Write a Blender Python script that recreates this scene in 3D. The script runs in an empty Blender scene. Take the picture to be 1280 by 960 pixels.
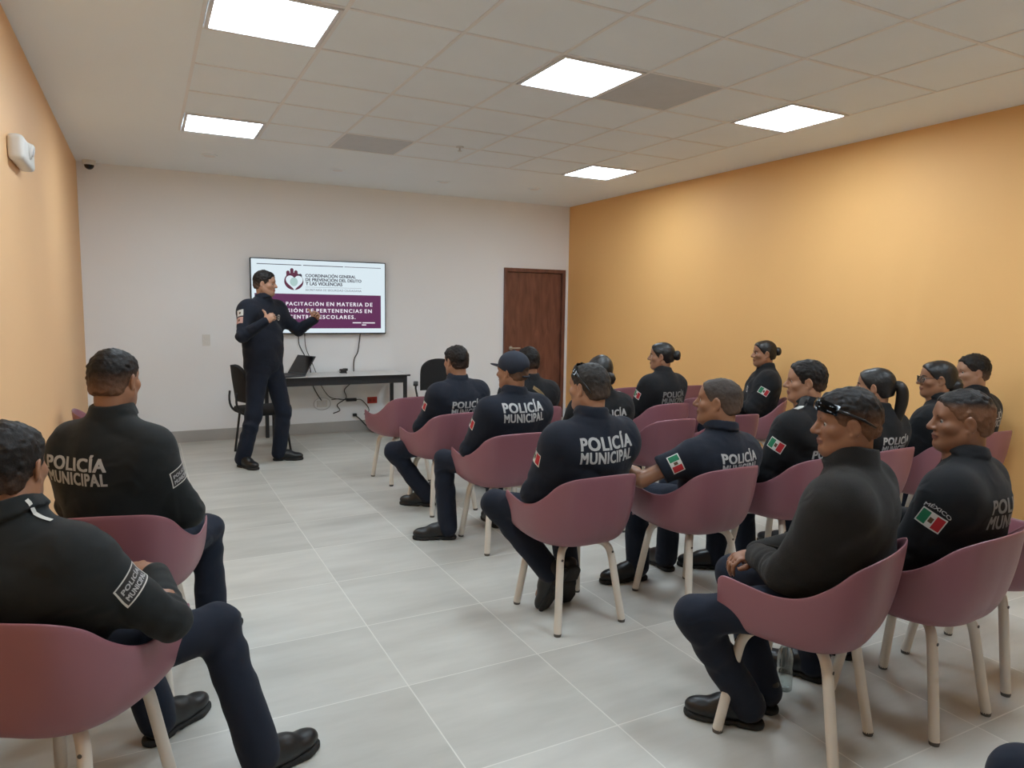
import bpy, bmesh, math, random
import numpy as np
from mathutils import Vector, Matrix, Euler
from mathutils.bvhtree import BVHTree

random.seed(7)
scene = bpy.context.scene
EXPOSURE = 0.0
COL = scene.collection
R = math.radians
LIGHT_RGB = (0.80, 0.94, 1.05)
LIGHT_W = 29.0
PI = math.pi

# ------------------------------------------------------------------ camera data
CAM_F, CAM_YAW, CAM_PITCH, CAM_ROLL = 878.34, 0.4813, 0.1066, 0.0141
CAM_H = 1.535
CEIL = 2.961
XL, XR, YB, YF = -0.56, 5.338, 8.545, -1.9
TILE = 0.61
GX, GY = 0.9206, 3.5288          # ceiling grid origin

# ------------------------------------------------------------------ helpers
def link(o, parent=None):
    COL.objects.link(o)
    if parent is not None:
        o.parent = parent
    return o

def tag(o, label=None, cat=None, group=None, kind=None):
    if label: o['label'] = label
    if cat: o['category'] = cat
    if group: o['group'] = group
    if kind: o['kind'] = kind
    return o

def empty(name, loc=(0, 0, 0), rz=0.0):
    o = bpy.data.objects.new(name, None)
    o.empty_display_size = 0.1
    o.location = loc
    o.rotation_euler = (0, 0, rz)
    return link(o)

def mesh_np(name, V, F, smooth=True, mats=(), midx=None):
    """quads from numpy arrays"""
    me = bpy.data.meshes.new(name)
    V = np.asarray(V, np.float32); F = np.asarray(F, np.int32)
    me.vertices.add(len(V)); me.vertices.foreach_set('co', V.ravel())
    n = F.shape[1]
    me.loops.add(F.size); me.loops.foreach_set('vertex_index', F.ravel())
    me.polygons.add(len(F))
    me.polygons.foreach_set('loop_start', np.arange(0, F.size, n, dtype=np.int32))
    for m in mats: me.materials.append(m)
    if midx is not None: me.polygons.foreach_set('material_index', np.asarray(midx, np.int32))
    me.polygons.foreach_set('use_smooth', np.full(len(F), smooth))
    me.update(calc_edges=True)
    me.validate()
    return me

def bm_mesh(name, bm, mats=(), smooth=False, angle=None):
    me = bpy.data.meshes.new(name)
    bmesh.ops.recalc_face_normals(bm, faces=bm.faces[:])
    bm.to_mesh(me); bm.free()
    for m in mats: me.materials.append(m)
    if smooth:
        me.polygons.foreach_set('use_smooth', np.full(len(me.polygons), True))
        if angle is not None:
            me.set_sharp_from_angle(angle=angle)
    return me

def ob(name, me, parent=None):
    return link(bpy.data.objects.new(name, me), parent)

def add_box(bm, c, s, rot=None, bevel=0.0, seg=2, mi=0):
    r = bmesh.ops.create_cube(bm, size=1.0)
    vs = r['verts']
    M = Matrix.Translation(c) @ (rot.to_4x4() if rot is not None else Matrix.Identity(4)) @ Matrix.Diagonal((s[0], s[1], s[2], 1))
    bmesh.ops.transform(bm, matrix=M, verts=vs)
    fs = {f for v in vs for f in v.link_faces}
    for f in fs: f.material_index = mi
    if bevel > 0:
        es = list({e for v in vs for e in v.link_edges})
        r2 = bmesh.ops.bevel(bm, geom=es, offset=bevel, segments=seg, affect='EDGES', profile=0.5)
        for f in r2['faces']: f.material_index = mi
    return vs

def add_tube(bm, pts, rad, seg=12, caps=True, mi=0):
    pts = [Vector(p) for p in pts]
    rads = rad if isinstance(rad, (list, tuple)) else [rad] * len(pts)
    rings = []
    prev = None
    for i, p in enumerate(pts):
        if i == 0: t = pts[1] - pts[0]
        elif i == len(pts) - 1: t = pts[-1] - pts[-2]
        else: t = (pts[i + 1] - p).normalized() + (p - pts[i - 1]).normalized()
        t.normalize()
        if prev is None:
            a = Vector((0, 0, 1)) if abs(t.z) < 0.9 else Vector((1, 0, 0))
            u = t.cross(a).normalized()
        else:
            u = (prev - t * prev.dot(t)).normalized()
        prev = u
        w = t.cross(u)
        rings.append([bm.verts.new(p + (u * math.cos(2 * PI * k / seg) + w * math.sin(2 * PI * k / seg)) * rads[i]) for k in range(seg)])
    for i in range(len(rings) - 1):
        for k in range(seg):
            f = bm.faces.new((rings[i][k], rings[i][(k + 1) % seg], rings[i + 1][(k + 1) % seg], rings[i + 1][k]))
            f.material_index = mi
    if caps:
        bm.faces.new(rings[0][::-1]).material_index = mi
        bm.faces.new(rings[-1]).material_index = mi

def bez(p0, p1, p2, n=8):
    p0, p1, p2 = map(Vector, (p0, p1, p2))
    return [(p0 * (1 - t) ** 2 + p1 * 2 * t * (1 - t) + p2 * t * t) for t in [i / n for i in range(n + 1)]]

def catmull(pts, n=8):
    pts = [Vector(p) for p in pts]
    P = [pts[0] * 2 - pts[1]] + pts + [pts[-1] * 2 - pts[-2]]
    out = []
    for i in range(1, len(P) - 2):
        for k in range(n):
            t = k / n
            a, b, c, d = P[i - 1], P[i], P[i + 1], P[i + 2]
            out.append(0.5 * ((2 * b) + (c - a) * t + (2 * a - 5 * b + 4 * c - d) * t * t + (3 * b - a - 3 * c + d) * t ** 3))
    out.append(pts[-1])
    return out

def copy_tree(o, parent=None):
    c = o.copy(); COL.objects.link(c)
    if parent is not None:
        c.parent = parent
    for ch in list(o.children):
        copy_tree(ch, c)
    return c

# ------------------------------------------------------------------ materials
def newmat(name):
    m = bpy.data.materials.new(name); m.use_nodes = True
    nt = m.node_tree
    return m, nt, nt.nodes['Principled BSDF']

def node(nt, typ, **kw):
    n = nt.nodes.new(typ)
    for k, v in kw.items():
        if k.startswith('i_'):
            n.inputs[k[2:].replace('_', ' ')].default_value = v
        else:
            setattr(n, k, v)
    return n

def simple(name, col, rough=0.5, metal=0.0, spec=0.5, var=0.0, vscale=6.0, bump=0.0, bscale=200.0, coat=0.0, sheen=0.0, wrinkle=0.0):
    m, nt, b = newmat(name)
    b.inputs['Base Color'].default_value = (*col, 1)
    b.inputs['Roughness'].default_value = rough
    b.inputs['Metallic'].default_value = metal
    b.inputs['Specular IOR Level'].default_value = spec
    b.inputs['Coat Weight'].default_value = coat
    b.inputs['Sheen Weight'].default_value = sheen
    tc = node(nt, 'ShaderNodeTexCoord')
    if var > 0:
        no = node(nt, 'ShaderNodeTexNoise'); no.inputs['Scale'].default_value = vscale; no.inputs['Detail'].default_value = 5
        nt.links.new(tc.outputs['Object'], no.inputs['Vector'])
        mx = node(nt, 'ShaderNodeMix', data_type='RGBA')
        mx.inputs[6].default_value = (*[c * (1 - var) for c in col], 1)
        mx.inputs[7].default_value = (*[min(1, c * (1 + var)) for c in col], 1)
        nt.links.new(no.outputs['Fac'], mx.inputs[0])
        nt.links.new(mx.outputs[2], b.inputs['Base Color'])
    if bump > 0:
        nb = node(nt, 'ShaderNodeTexNoise'); nb.inputs['Scale'].default_value = bscale; nb.inputs['Detail'].default_value = 3
        nt.links.new(tc.outputs['Object'], nb.inputs['Vector'])
        bp = node(nt, 'ShaderNodeBump'); bp.inputs['Strength'].default_value = bump; bp.inputs['Distance'].default_value = 0.002
        nt.links.new(nb.outputs['Fac'], bp.inputs['Height'])
        nt.links.new(bp.outputs['Normal'], b.inputs['Normal'])
        if wrinkle > 0:
            wp = node(nt, 'ShaderNodeTexNoise'); wp.inputs['Scale'].default_value = 5; wp.inputs['Detail'].default_value = 2
            nt.links.new(tc.outputs['Object'], wp.inputs['Vector'])
            ad = node(nt, 'ShaderNodeVectorMath', operation='MULTIPLY_ADD'); ad.inputs[1].default_value = (.35, .35, .35)
            nt.links.new(wp.outputs['Color'], ad.inputs[0]); nt.links.new(tc.outputs['Object'], ad.inputs[2])
            sm = node(nt, 'ShaderNodeVectorMath', operation='MULTIPLY'); sm.inputs[1].default_value = (1.0, 1.0, 1.9)
            nt.links.new(ad.outputs[0], sm.inputs[0])
            wn = node(nt, 'ShaderNodeTexNoise', noise_type='RIDGED_MULTIFRACTAL'); wn.inputs['Scale'].default_value = 7.0; wn.inputs['Detail'].default_value = 2.0
            nt.links.new(sm.outputs[0], wn.inputs['Vector'])
            b2 = node(nt, 'ShaderNodeBump'); b2.inputs['Strength'].default_value = wrinkle; b2.inputs['Distance'].default_value = 0.014
            nt.links.new(wn.outputs['Fac'], b2.inputs['Height']); nt.links.new(bp.outputs['Normal'], b2.inputs['Normal'])
            nt.links.new(b2.outputs['Normal'], b.inputs['Normal'])
    return m

def emit(name, col, strength):
    m, nt, b = newmat(name)
    b.inputs['Base Color'].default_value = (0, 0, 0, 1)
    b.inputs['Roughness'].default_value = 0.4
    b.inputs['Emission Color'].default_value = (*col, 1)
    b.inputs['Emission Strength'].default_value = strength
    return m

def srgb(r, g, b):
    f = lambda c: (c / 255 / 12.92) if c / 255 <= 0.04045 else ((c / 255 + 0.055) / 1.055) ** 2.4
    return (f(r), f(g), f(b))

M = {}
M['wall_white'] = simple('white_wall_paint', (0.85, 0.86, 0.87), 0.75, var=0.02, vscale=1.5, bump=0.08, bscale=120)
M['wall_orange_lit'] = simple('orange_wall_paint_lit', (0.82, 0.50, 0.25), 0.6, var=0.03, vscale=1.2, bump=0.08, bscale=120)  # same orange paint, paled so the colour carries the light on the left wall
M['wall_orange'] = simple('orange_wall_paint', (0.84, 0.475, 0.175), 0.6, var=0.03, vscale=1.2, bump=0.08, bscale=120)
M['gypsum'] = simple('white_gypsum_ceiling', (0.83, 0.895, 0.94), 0.85, var=0.015, vscale=2)
M['ceil_tile'] = simple('ceiling_tile_board', (0.81, 0.88, 0.93), 0.9, var=0.03, vscale=3, bump=0.25, bscale=90)
M['t_bar'] = simple('ceiling_grid_metal', (0.78, 0.785, 0.79), 0.5)
M['grey_tile'] = simple('grey_perforated_tile', (0.56, 0.59, 0.62), 0.7, var=0.06, vscale=10)
M['light_frame'] = simple('white_lamp_frame', (0.7, 0.7, 0.71), 0.45)
M['panel'] = emit('lit_diffuser', LIGHT_RGB, LIGHT_W)
M['white_plastic'] = simple('white_plastic', (0.72, 0.71, 0.68), 0.4, var=0.02)
M['black_plastic'] = simple('black_plastic', (0.012, 0.012, 0.013), 0.45, var=0.1)
M['black_metal'] = simple('black_metal', (0.018, 0.018, 0.02), 0.5, var=0.1)
M['baseboard'] = simple('grey_tile_baseboard', (0.42, 0.41, 0.39), 0.4, var=0.12, vscale=3)
M['mauve'] = simple('mauve_polypropylene', (0.255, 0.105, 0.128), 0.40, var=0.03, vscale=4, bump=0.05, bscale=500)
M['leg_white'] = simple('cream_coated_leg', (0.66, 0.60, 0.52), 0.4, var=0.04, vscale=12)
M['rubber'] = simple('grey_rubber', (0.1, 0.09, 0.08), 0.8)
M['red_plate'] = simple('red_outlet_plate', (0.42, 0.03, 0.015), 0.45)
M['table_top'] = simple('white_laminate', (0.72, 0.71, 0.69), 0.35, var=0.02)
M['shirt_navy'] = simple('navy_uniform_cloth', (0.0115, 0.0142, 0.0230), 0.85, spec=0.2, var=0.25, vscale=9, bump=0.35, bscale=900, sheen=0.06, wrinkle=0.55)
M['shirt_black'] = simple('black_uniform_cloth', (0.0106, 0.0110, 0.0125), 0.85, spec=0.2, var=0.25, vscale=9, bump=0.35, bscale=900, sheen=0.05, wrinkle=0.55)
M['shirt_green'] = simple('black_jacket_cloth', (0.0110, 0.0131, 0.0137), 0.8, spec=0.25, var=0.25, vscale=9, bump=0.35, bscale=900, sheen=0.06, wrinkle=0.60)
M['fleece'] = simple('charcoal_fleece', (0.0203, 0.0189, 0.0175), 0.95, spec=0.1, var=0.25, vscale=14, bump=0.8, bscale=420, sheen=0.08, wrinkle=0.35)
M['trouser'] = simple('navy_trouser_cloth', (0.0112, 0.0150, 0.0263), 0.85, spec=0.2, var=0.25, vscale=9, bump=0.35, bscale=700, sheen=0.05, wrinkle=0.60)
M['shoe'] = simple('black_leather', (0.008, 0.008, 0.0085), 0.38, var=0.2, vscale=20, bump=0.15, bscale=160)
M['sole'] = simple('black_rubber_sole', (0.012, 0.011, 0.010), 0.8, var=0.2, vscale=60, bump=0.9, bscale=120)
M['letter'] = simple('grey_white_lettering', (0.42, 0.42, 0.42), 0.6, var=0.08, vscale=60)
M['letter_dim'] = simple('grey_reflective_lettering', (0.22, 0.22, 0.22), 0.6, var=0.1, vscale=60)
M['flag_green'] = simple('flag_green_thread', (0.01, 0.16, 0.07), 0.8)
M['flag_white'] = simple('white_thread', (0.55, 0.54, 0.5), 0.8)
M['flag_red'] = simple('flag_red_thread', (0.42, 0.015, 0.02), 0.8)
M['emblem'] = simple('brown_thread', (0.09, 0.05, 0.02), 0.8)
M['eye_white'] = simple('eyeball', (0.42, 0.39, 0.36), 0.35)
M['iris'] = simple('dark_iris', (0.012, 0.007, 0.004), 0.15)
M['brow'] = simple('eyebrow_hair', (0.008, 0.006, 0.005), 0.7)
M['glass_black'] = simple('black_sunglass_lens', (0.006, 0.006, 0.007), 0.08)
M['frame_black'] = simple('black_spectacle_frame', (0.008, 0.008, 0.009), 0.3)
M['tan'] = simple('tan_webbing', (0.30, 0.20, 0.09), 0.8, var=0.1, vscale=60)
M['cap'] = simple('navy_cap_cloth', (0.012, 0.016, 0.028), 0.85, var=0.15, vscale=30, bump=0.3, bscale=700)
M['hair_plain'] = simple('black_hair', (0.007, 0.0055, 0.005), 0.42, var=0.3, vscale=60, bump=0.6, bscale=180)
M['silver'] = simple('silver_metal', (0.6, 0.6, 0.6), 0.3, metal=0.9)
M['laptop'] = simple('dark_grey_laptop', (0.03, 0.032, 0.037), 0.4)
M['cable'] = simple('black_cable', (0.01, 0.01, 0.01), 0.5)
M['office_fabric'] = simple('black_chair_fabric', (0.010, 0.010, 0.011), 0.85, var=0.2, bump=0.3, bscale=500)

def clear_mat(name, col=(0.93, 0.96, 0.96), gloss=0.10):
    m = bpy.data.materials.new(name); m.use_nodes = True; nt = m.node_tree
    for n in list(nt.nodes): nt.nodes.remove(n)
    out = node(nt, 'ShaderNodeOutputMaterial'); mix = node(nt, 'ShaderNodeMixShader')
    tr = node(nt, 'ShaderNodeBsdfTransparent'); tr.inputs[0].default_value = (*col, 1)
    gl = node(nt, 'ShaderNodeBsdfGlossy'); gl.inputs['Roughness'].default_value = 0.05
    lw = node(nt, 'ShaderNodeLayerWeight'); lw.inputs['Blend'].default_value = 0.35
    ad = node(nt, 'ShaderNodeMath', operation='MULTIPLY_ADD'); ad.inputs[1].default_value = 0.6; ad.inputs[2].default_value = gloss * .4
    nt.links.new(lw.outputs['Facing'], ad.inputs[0]); nt.links.new(ad.outputs[0], mix.inputs[0])
    nt.links.new(tr.outputs[0], mix.inputs[1]); nt.links.new(gl.outputs[0], mix.inputs[2]); nt.links.new(mix.outputs[0], out.inputs[0])
    return m
M['clear'] = clear_mat('clear_plastic')

def skin_mat(name, col, lips=False):
    m, nt, b = newmat(name)
    tc = node(nt, 'ShaderNodeTexCoord')
    n1 = node(nt, 'ShaderNodeTexNoise'); n1.inputs['Scale'].default_value = 22; n1.inputs['Detail'].default_value = 4
    nt.links.new(tc.outputs['Object'], n1.inputs['Vector'])
    mx = node(nt, 'ShaderNodeMix', data_type='RGBA')
    mx.inputs[6].default_value = (col[0] * 0.88, col[1] * 0.84, col[2] * 0.82, 1)
    mx.inputs[7].default_value = (col[0] * 1.1, col[1] * 1.08, col[2] * 1.06, 1)
    nt.links.new(n1.outputs['Fac'], mx.inputs[0])
    nt.links.new(mx.outputs[2], b.inputs['Base Color'])
    b.inputs['Roughness'].default_value = 0.45
    b.inputs['Subsurface Weight'].default_value = 0.08
    b.inputs['Subsurface Radius'].default_value = (0.01, 0.004, 0.002)
    nb = node(nt, 'ShaderNodeTexNoise'); nb.inputs['Scale'].default_value = 300
    nt.links.new(tc.outputs['Object'], nb.inputs['Vector'])
    bp = node(nt, 'ShaderNodeBump'); bp.inputs['Strength'].default_value = 0.08; bp.inputs['Distance'].default_value = 0.001
    nt.links.new(nb.outputs['Fac'], bp.inputs['Height']); nt.links.new(bp.outputs['Normal'], b.inputs['Normal'])
    return m

SKIN = {k: skin_mat('skin_' + k, c) for k, c in dict(
    medium=(0.34, 0.175, 0.105), tan=(0.29, 0.14, 0.078), brown=(0.235, 0.108, 0.058), light=(0.42, 0.235, 0.155)).items()}
LIPS = {k: simple('lips_' + k, c, 0.4) for k, c in dict(
    medium=(0.26, 0.10, 0.075), tan=(0.21, 0.085, 0.06), brown=(0.17, 0.065, 0.045), light=(0.33, 0.13, 0.10)).items()}

def fade_hair(name, hair, scalp):
    """short clipped hair: the scalp shows through where the clipper went closer (attribute 'fade')"""
    m, nt, b = newmat(name)
    tc = node(nt, 'ShaderNodeTexCoord')
    at = node(nt, 'ShaderNodeAttribute', attribute_name='fade')
    no = node(nt, 'ShaderNodeTexNoise'); no.inputs['Scale'].default_value = 190; no.inputs['Detail'].default_value = 3
    nt.links.new(tc.outputs['Object'], no.inputs['Vector'])
    ad = node(nt, 'ShaderNodeMath', operation='MULTIPLY_ADD')
    nt.links.new(no.outputs['Fac'], ad.inputs[0]); ad.inputs[1].default_value = 0.3
    su = node(nt, 'ShaderNodeMath', operation='SUBTRACT'); su.inputs[1].default_value = 0.16
    nt.links.new(at.outputs['Fac'], su.inputs[0]); nt.links.new(su.outputs[0], ad.inputs[2])
    cl = node(nt, 'ShaderNodeClamp'); nt.links.new(ad.outputs[0], cl.inputs[0])
    mx = node(nt, 'ShaderNodeMix', data_type='RGBA')
    mx.inputs[6].default_value = (*hair, 1); mx.inputs[7].default_value = (*scalp, 1)
    nt.links.new(cl.outputs[0], mx.inputs[0]); nt.links.new(mx.outputs[2], b.inputs['Base Color'])
    b.inputs['Roughness'].default_value = 0.55; b.inputs['Specular IOR Level'].default_value = 0.22
    bp = node(nt, 'ShaderNodeBump'); bp.inputs['Strength'].default_value = 0.6; bp.inputs['Distance'].default_value = 0.002
    nt.links.new(no.outputs['Fac'], bp.inputs['Height']); nt.links.new(bp.outputs['Normal'], b.inputs['Normal'])
    return m
HAIRF = {k: fade_hair('clipped_hair_' + k, (0.010, 0.008, 0.007), tuple(c * 0.80 for c in s)) for k, s in dict(
    medium=(0.30, 0.16, 0.10), tan=(0.27, 0.135, 0.078), brown=(0.22, 0.105, 0.058), light=(0.36, 0.21, 0.14)).items()}
HAIRF['grey'] = fade_hair('greying_clipped_hair', (0.026, 0.023, 0.021), (0.13, 0.085, 0.062))

# floor -------------------------------------------------------------
def floor_mat():
    m, nt, b = newmat('grey_porcelain_floor_tile')
    L = nt.links.new
    tc = node(nt, 'ShaderNodeTexCoord')
    sep = node(nt, 'ShaderNodeSeparateXYZ'); L(tc.outputs['Object'], sep.inputs[0])
    def lines(out, off):
        s = node(nt, 'ShaderNodeMath', operation='SUBTRACT'); s.inputs[1].default_value = off; L(out, s.inputs[0])
        d = node(nt, 'ShaderNodeMath', operation='DIVIDE'); d.inputs[1].default_value = 0.605; L(s.outputs[0], d.inputs[0])
        fl = node(nt, 'ShaderNodeMath', operation='FLOOR'); L(d.outputs[0], fl.inputs[0])
        fr = node(nt, 'ShaderNodeMath', operation='FRACT'); L(d.outputs[0], fr.inputs[0])
        pp = node(nt, 'ShaderNodeMath', operation='PINGPONG'); pp.inputs[1].default_value = 0.5; L(fr.outputs[0], pp.inputs[0])
        return pp.outputs[0], fl.outputs[0]
    px, ix = lines(sep.outputs[0], 0.90); py, iy = lines(sep.outputs[1], 2.60)
    mn = node(nt, 'ShaderNodeMath', operation='MINIMUM'); L(px, mn.inputs[0]); L(py, mn.inputs[1])
    gr = node(nt, 'ShaderNodeMapRange'); gr.inputs[1].default_value = 0.0028; gr.inputs[2].default_value = 0.0055
    gr.inputs[3].default_value = 1; gr.inputs[4].default_value = 0; L(mn.outputs[0], gr.inputs[0])
    cmb = node(nt, 'ShaderNodeCombineXYZ'); L(ix, cmb.inputs[0]); L(iy, cmb.inputs[1])
    wn = node(nt, 'ShaderNodeTexWhiteNoise', noise_dimensions='3D'); L(cmb.outputs[0], wn.inputs['Vector'])
    # streaks running across the room, shifted per tile
    mp = node(nt, 'ShaderNodeVectorMath', operation='MULTIPLY_ADD')
    mp.inputs[1].default_value = (0.9, 3.6, 1); L(tc.outputs['Object'], mp.inputs[0])
    sc = node(nt, 'ShaderNodeVectorMath', operation='SCALE'); sc.inputs['Scale'].default_value = 7.0
    L(wn.outputs['Color'], sc.inputs[0]); L(sc.outputs[0], mp.inputs[2])
    n1 = node(nt, 'ShaderNodeTexNoise'); n1.inputs['Scale'].default_value = 1.6; n1.inputs['Detail'].default_value = 6; n1.inputs['Roughness'].default_value = 0.55
    L(mp.outputs[0], n1.inputs['Vector'])
    cr = node(nt, 'ShaderNodeValToRGB')
    cr.color_ramp.elements[0].position = 0.30; cr.color_ramp.elements[0].color = (0.435, 0.425, 0.385, 1)
    cr.color_ramp.elements[1].position = 0.70; cr.color_ramp.elements[1].color = (0.565, 0.555, 0.51, 1)
    L(n1.outputs['Fac'], cr.inputs[0])
    tv = node(nt, 'ShaderNodeMapRange'); tv.inputs[3].default_value = 0.93; tv.inputs[4].default_value = 1.05; L(wn.outputs['Value'], tv.inputs[0])
    mul = node(nt, 'ShaderNodeVectorMath', operation='SCALE'); L(cr.outputs[0], mul.inputs[0]); L(tv.outputs[0], mul.inputs['Scale'])
    mx = node(nt, 'ShaderNodeMix', data_type='RGBA'); mx.inputs[7].default_value = (0.68, 0.665, 0.61, 1)
    L(gr.outputs[0], mx.inputs[0]); L(mul.outputs[0], mx.inputs[6]); L(mx.outputs[2], b.inputs['Base Color'])
    b.inputs['Roughness'].default_value = 0.36
    b.inputs['Specular IOR Level'].default_value = 0.45
    bp = node(nt, 'ShaderNodeBump'); bp.invert = True; bp.inputs['Strength'].default_value = 0.3; bp.inputs['Distance'].default_value = 0.002
    L(gr.outputs[0], bp.inputs['Height']); L(bp.outputs['Normal'], b.inputs['Normal'])
    return m
M['floor'] = floor_mat()

def wood_mat():
    m, nt, b = newmat('reddish_brown_wood')
    L = nt.links.new
    tc = node(nt, 'ShaderNodeTexCoord')
    mp = node(nt, 'ShaderNodeMapping'); mp.inputs['Scale'].default_value = (5, 5, 0.9); L(tc.outputs['Object'], mp.inputs[0])
    n1 = node(nt, 'ShaderNodeTexNoise'); n1.inputs['Scale'].default_value = 3; n1.inputs['Detail'].default_value = 7; n1.inputs['Distortion'].default_value = 0.8
    L(mp.outputs[0], n1.inputs['Vector'])
    cr = node(nt, 'ShaderNodeValToRGB')
    cr.color_ramp.elements[0].position = 0.3; cr.color_ramp.elements[0].color = (0.120, 0.045, 0.030, 1)
    cr.color_ramp.elements[1].position = 0.72; cr.color_ramp.elements[1].color = (0.225, 0.092, 0.060, 1)
    L(n1.outputs['Fac'], cr.inputs[0]); L(cr.outputs[0], b.inputs['Base Color'])
    b.inputs['Roughness'].default_value = 0.4
    return m
M['wood'] = wood_mat()

# ------------------------------------------------------------------ room shell
def struct(name, bm, mats):
    o = ob(name, bm_mesh(name, bm, mats)); o['kind'] = 'structure'; return o

T = 0.12
bm = bmesh.new(); add_box(bm, ((XL + XR) / 2, (YF + YB) / 2, -0.05), (XR - XL + 2 * T, YB - YF + 2 * T, 0.10)); struct('floor', bm, [M['floor']])
bm = bmesh.new(); add_box(bm, (XL - T / 2, (YF + YB) / 2, CEIL / 2), (T, YB - YF + 2 * T, CEIL)); struct('wall_left', bm, [M['wall_orange_lit']])
bm = bmesh.new(); add_box(bm, (XR + T / 2, (YF + YB) / 2, CEIL / 2), (T, YB - YF + 2 * T, CEIL)); struct('wall_right', bm, [M['wall_orange']])
bm = bmesh.new(); add_box(bm, ((XL + XR) / 2, YF - T / 2, CEIL / 2), (XR - XL, T, CEIL)); struct('wall_near', bm, [M['wall_white']])
# back wall with the door opening cut out
DX0, DX1, DZ = 4.315, 5.275, 2.085
bm = bmesh.new()
add_box(bm, ((XL + DX0) / 2, YB + T / 2, CEIL / 2), (DX0 - XL, T, CEIL))
add_box(bm, ((DX1 + XR) / 2, YB + T / 2, CEIL / 2), (XR - DX1, T, CEIL))
add_box(bm, ((DX0 + DX1) / 2, YB + T / 2, (DZ + CEIL) / 2), (DX1 - DX0, T, CEIL - DZ))
struct('wall_back', bm, [M['wall_white']])

# ceiling: gypsum border, recessed tile field
gx0, gx1 = GX - TILE, GX + 6 * TILE
gy1 = GY + 5 * TILE
gy0 = GY - 8 * TILE
bm = bmesh.new()
H2 = 0.10
add_box(bm, ((XL - T + gx0) / 2, (YF + YB) / 2, CEIL + H2 / 2), (gx0 - XL + T, YB - YF + 2 * T, H2))
add_box(bm, ((XR + T + gx1) / 2, (YF + YB) / 2, CEIL + H2 / 2), (XR + T - gx1, YB - YF + 2 * T, H2))
add_box(bm, ((gx0 + gx1) / 2, (gy1 + YB + T) / 2, CEIL + H2 / 2), (gx1 - gx0, YB + T - gy1, H2))
add_box(bm, ((gx0 + gx1) / 2, (gy0 + YF - T) / 2, CEIL + H2 / 2), (gx1 - gx0, gy0 - YF + T, H2))
lights = [(-1, 0), (-1, 4), (2, 0), (5, 0), (5, 4), (-1, -4), (2, -4), (5, -4)]
greys = [(3, 0), (1, 4)]
for i in range(-1, 6):
    for j in range(-8, 5):
        if (i, j) in lights: continue
        mi = 2 if (i, j) in greys else 1
        add_box(bm, (GX + (i + .5) * TILE, GY + (j + .5) * TILE, CEIL + 0.003 + 0.01), (TILE - 0.004, TILE - 0.004, 0.02), mi=mi)
struct('ceiling', bm, [M['gypsum'], M['ceil_tile'], M['grey_tile']])
bm = bmesh.new()
for i in range(-1, 7):
    add_box(bm, (GX + i * TILE, (gy0 + gy1) / 2, CEIL + 0.0035), (0.020, gy1 - gy0, 0.010))
for j in range(-8, 6):
    add_box(bm, ((gx0 + gx1) / 2, GY + j * TILE, CEIL + 0.0038), (gx1 - gx0, 0.020, 0.010))
struct('trim_1', bm, [M['t_bar']])

# baseboards
bm = bmesh.new()
add_box(bm, ((XL + DX0 - 0.06) / 2, YB - 0.006, 0.065), (DX0 - 0.06 - XL, 0.012, 0.13)); struct('baseboard_back', bm, [M['baseboard']])
bm = bmesh.new(); add_box(bm, (XR - 0.006, (YF + YB) / 2, 0.065), (0.012, YB - YF - 0.03, 0.13)); struct('baseboard_right', bm, [M['baseboard']])
bm = bmesh.new(); add_box(bm, (XL + 0.006, (YF + YB) / 2, 0.065), (0.012, YB - YF - 0.03, 0.13)); struct('baseboard_left', bm, [M['baseboard']])

# door
bm = bmesh.new()
add_box(bm, (DX0 + 0.025, YB + 0.03, DZ / 2), (0.05, 0.13, DZ), bevel=0.003)
add_box(bm, (DX1 - 0.025, YB + 0.03, DZ / 2), (0.05, 0.13, DZ), bevel=0.003)
add_box(bm, ((DX0 + DX1) / 2, YB + 0.03, DZ - 0.025), (DX1 - DX0 - 0.1, 0.129, 0.05), bevel=0.003)
frame = struct('trim_2', bm, [M['wood']])
bm = bmesh.new()
add_box(bm, ((DX0 + DX1) / 2, YB + 0.025, (DZ - 0.05) / 2), (DX1 - DX0 - 0.108, 0.045, DZ - 0.06), bevel=0.003)
door = struct('door_1', bm, [M['wood']])
bm = bmesh.new()
add_tube(bm, [(DX0 + 0.12, YB + 0.003, 1.0), (DX0 + 0.12, YB - 0.05, 1.0)], 0.012)
add_tube(bm, [(DX0 + 0.12, YB - 0.05, 1.0), (DX0 + 0.24, YB - 0.05, 1.0)], 0.010)
add_tube(bm, [(DX0 + 0.12, YB + 0.002, 1.0), (DX0 + 0.12, YB - 0.006, 1.0)], 0.028, seg=20)
hd = ob('door_handle', bm_mesh('door_handle', bm, [M['silver']], True, 0.6), door)

# ceiling lights
def make_light():
    r = empty('ceiling_light')
    s = TILE - 0.03
    bm = bmesh.new()
    w = 0.022
    for sx, sy, lx, ly in ((0, 1, s, w), (0, -1, s, w), (1, 0, w, s - 2 * w), (-1, 0, w, s - 2 * w)):
        add_box(bm, (sx * (s - w) / 2, sy * (s - w) / 2, 0.012), (lx, ly, 0.024), bevel=0.002)
    ob('frame', bm_mesh('light_frame', bm, [M['light_frame']]), r)
    bm = bmesh.new()
    add_box(bm, (0, 0, 0.014), (s - 2 * w, s - 2 * w, 0.008))
    ob('diffuser', bm_mesh('light_diffuser', bm, [M['panel']]), r)
    return r
LIGHT_LABEL = {(-1, 0): 'lit square ceiling panel nearest the left wall, largest in view', (-1, 4): 'lit square ceiling panel above the presenter near the back wall',
               (2, 0): 'lit square ceiling panel beside the grey tile, middle of the ceiling', (5, 0): 'lit square ceiling panel near the right orange wall, the closer one',
               (5, 4): 'small lit square ceiling panel at the far right, above the door corner'}
proto = None
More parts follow.
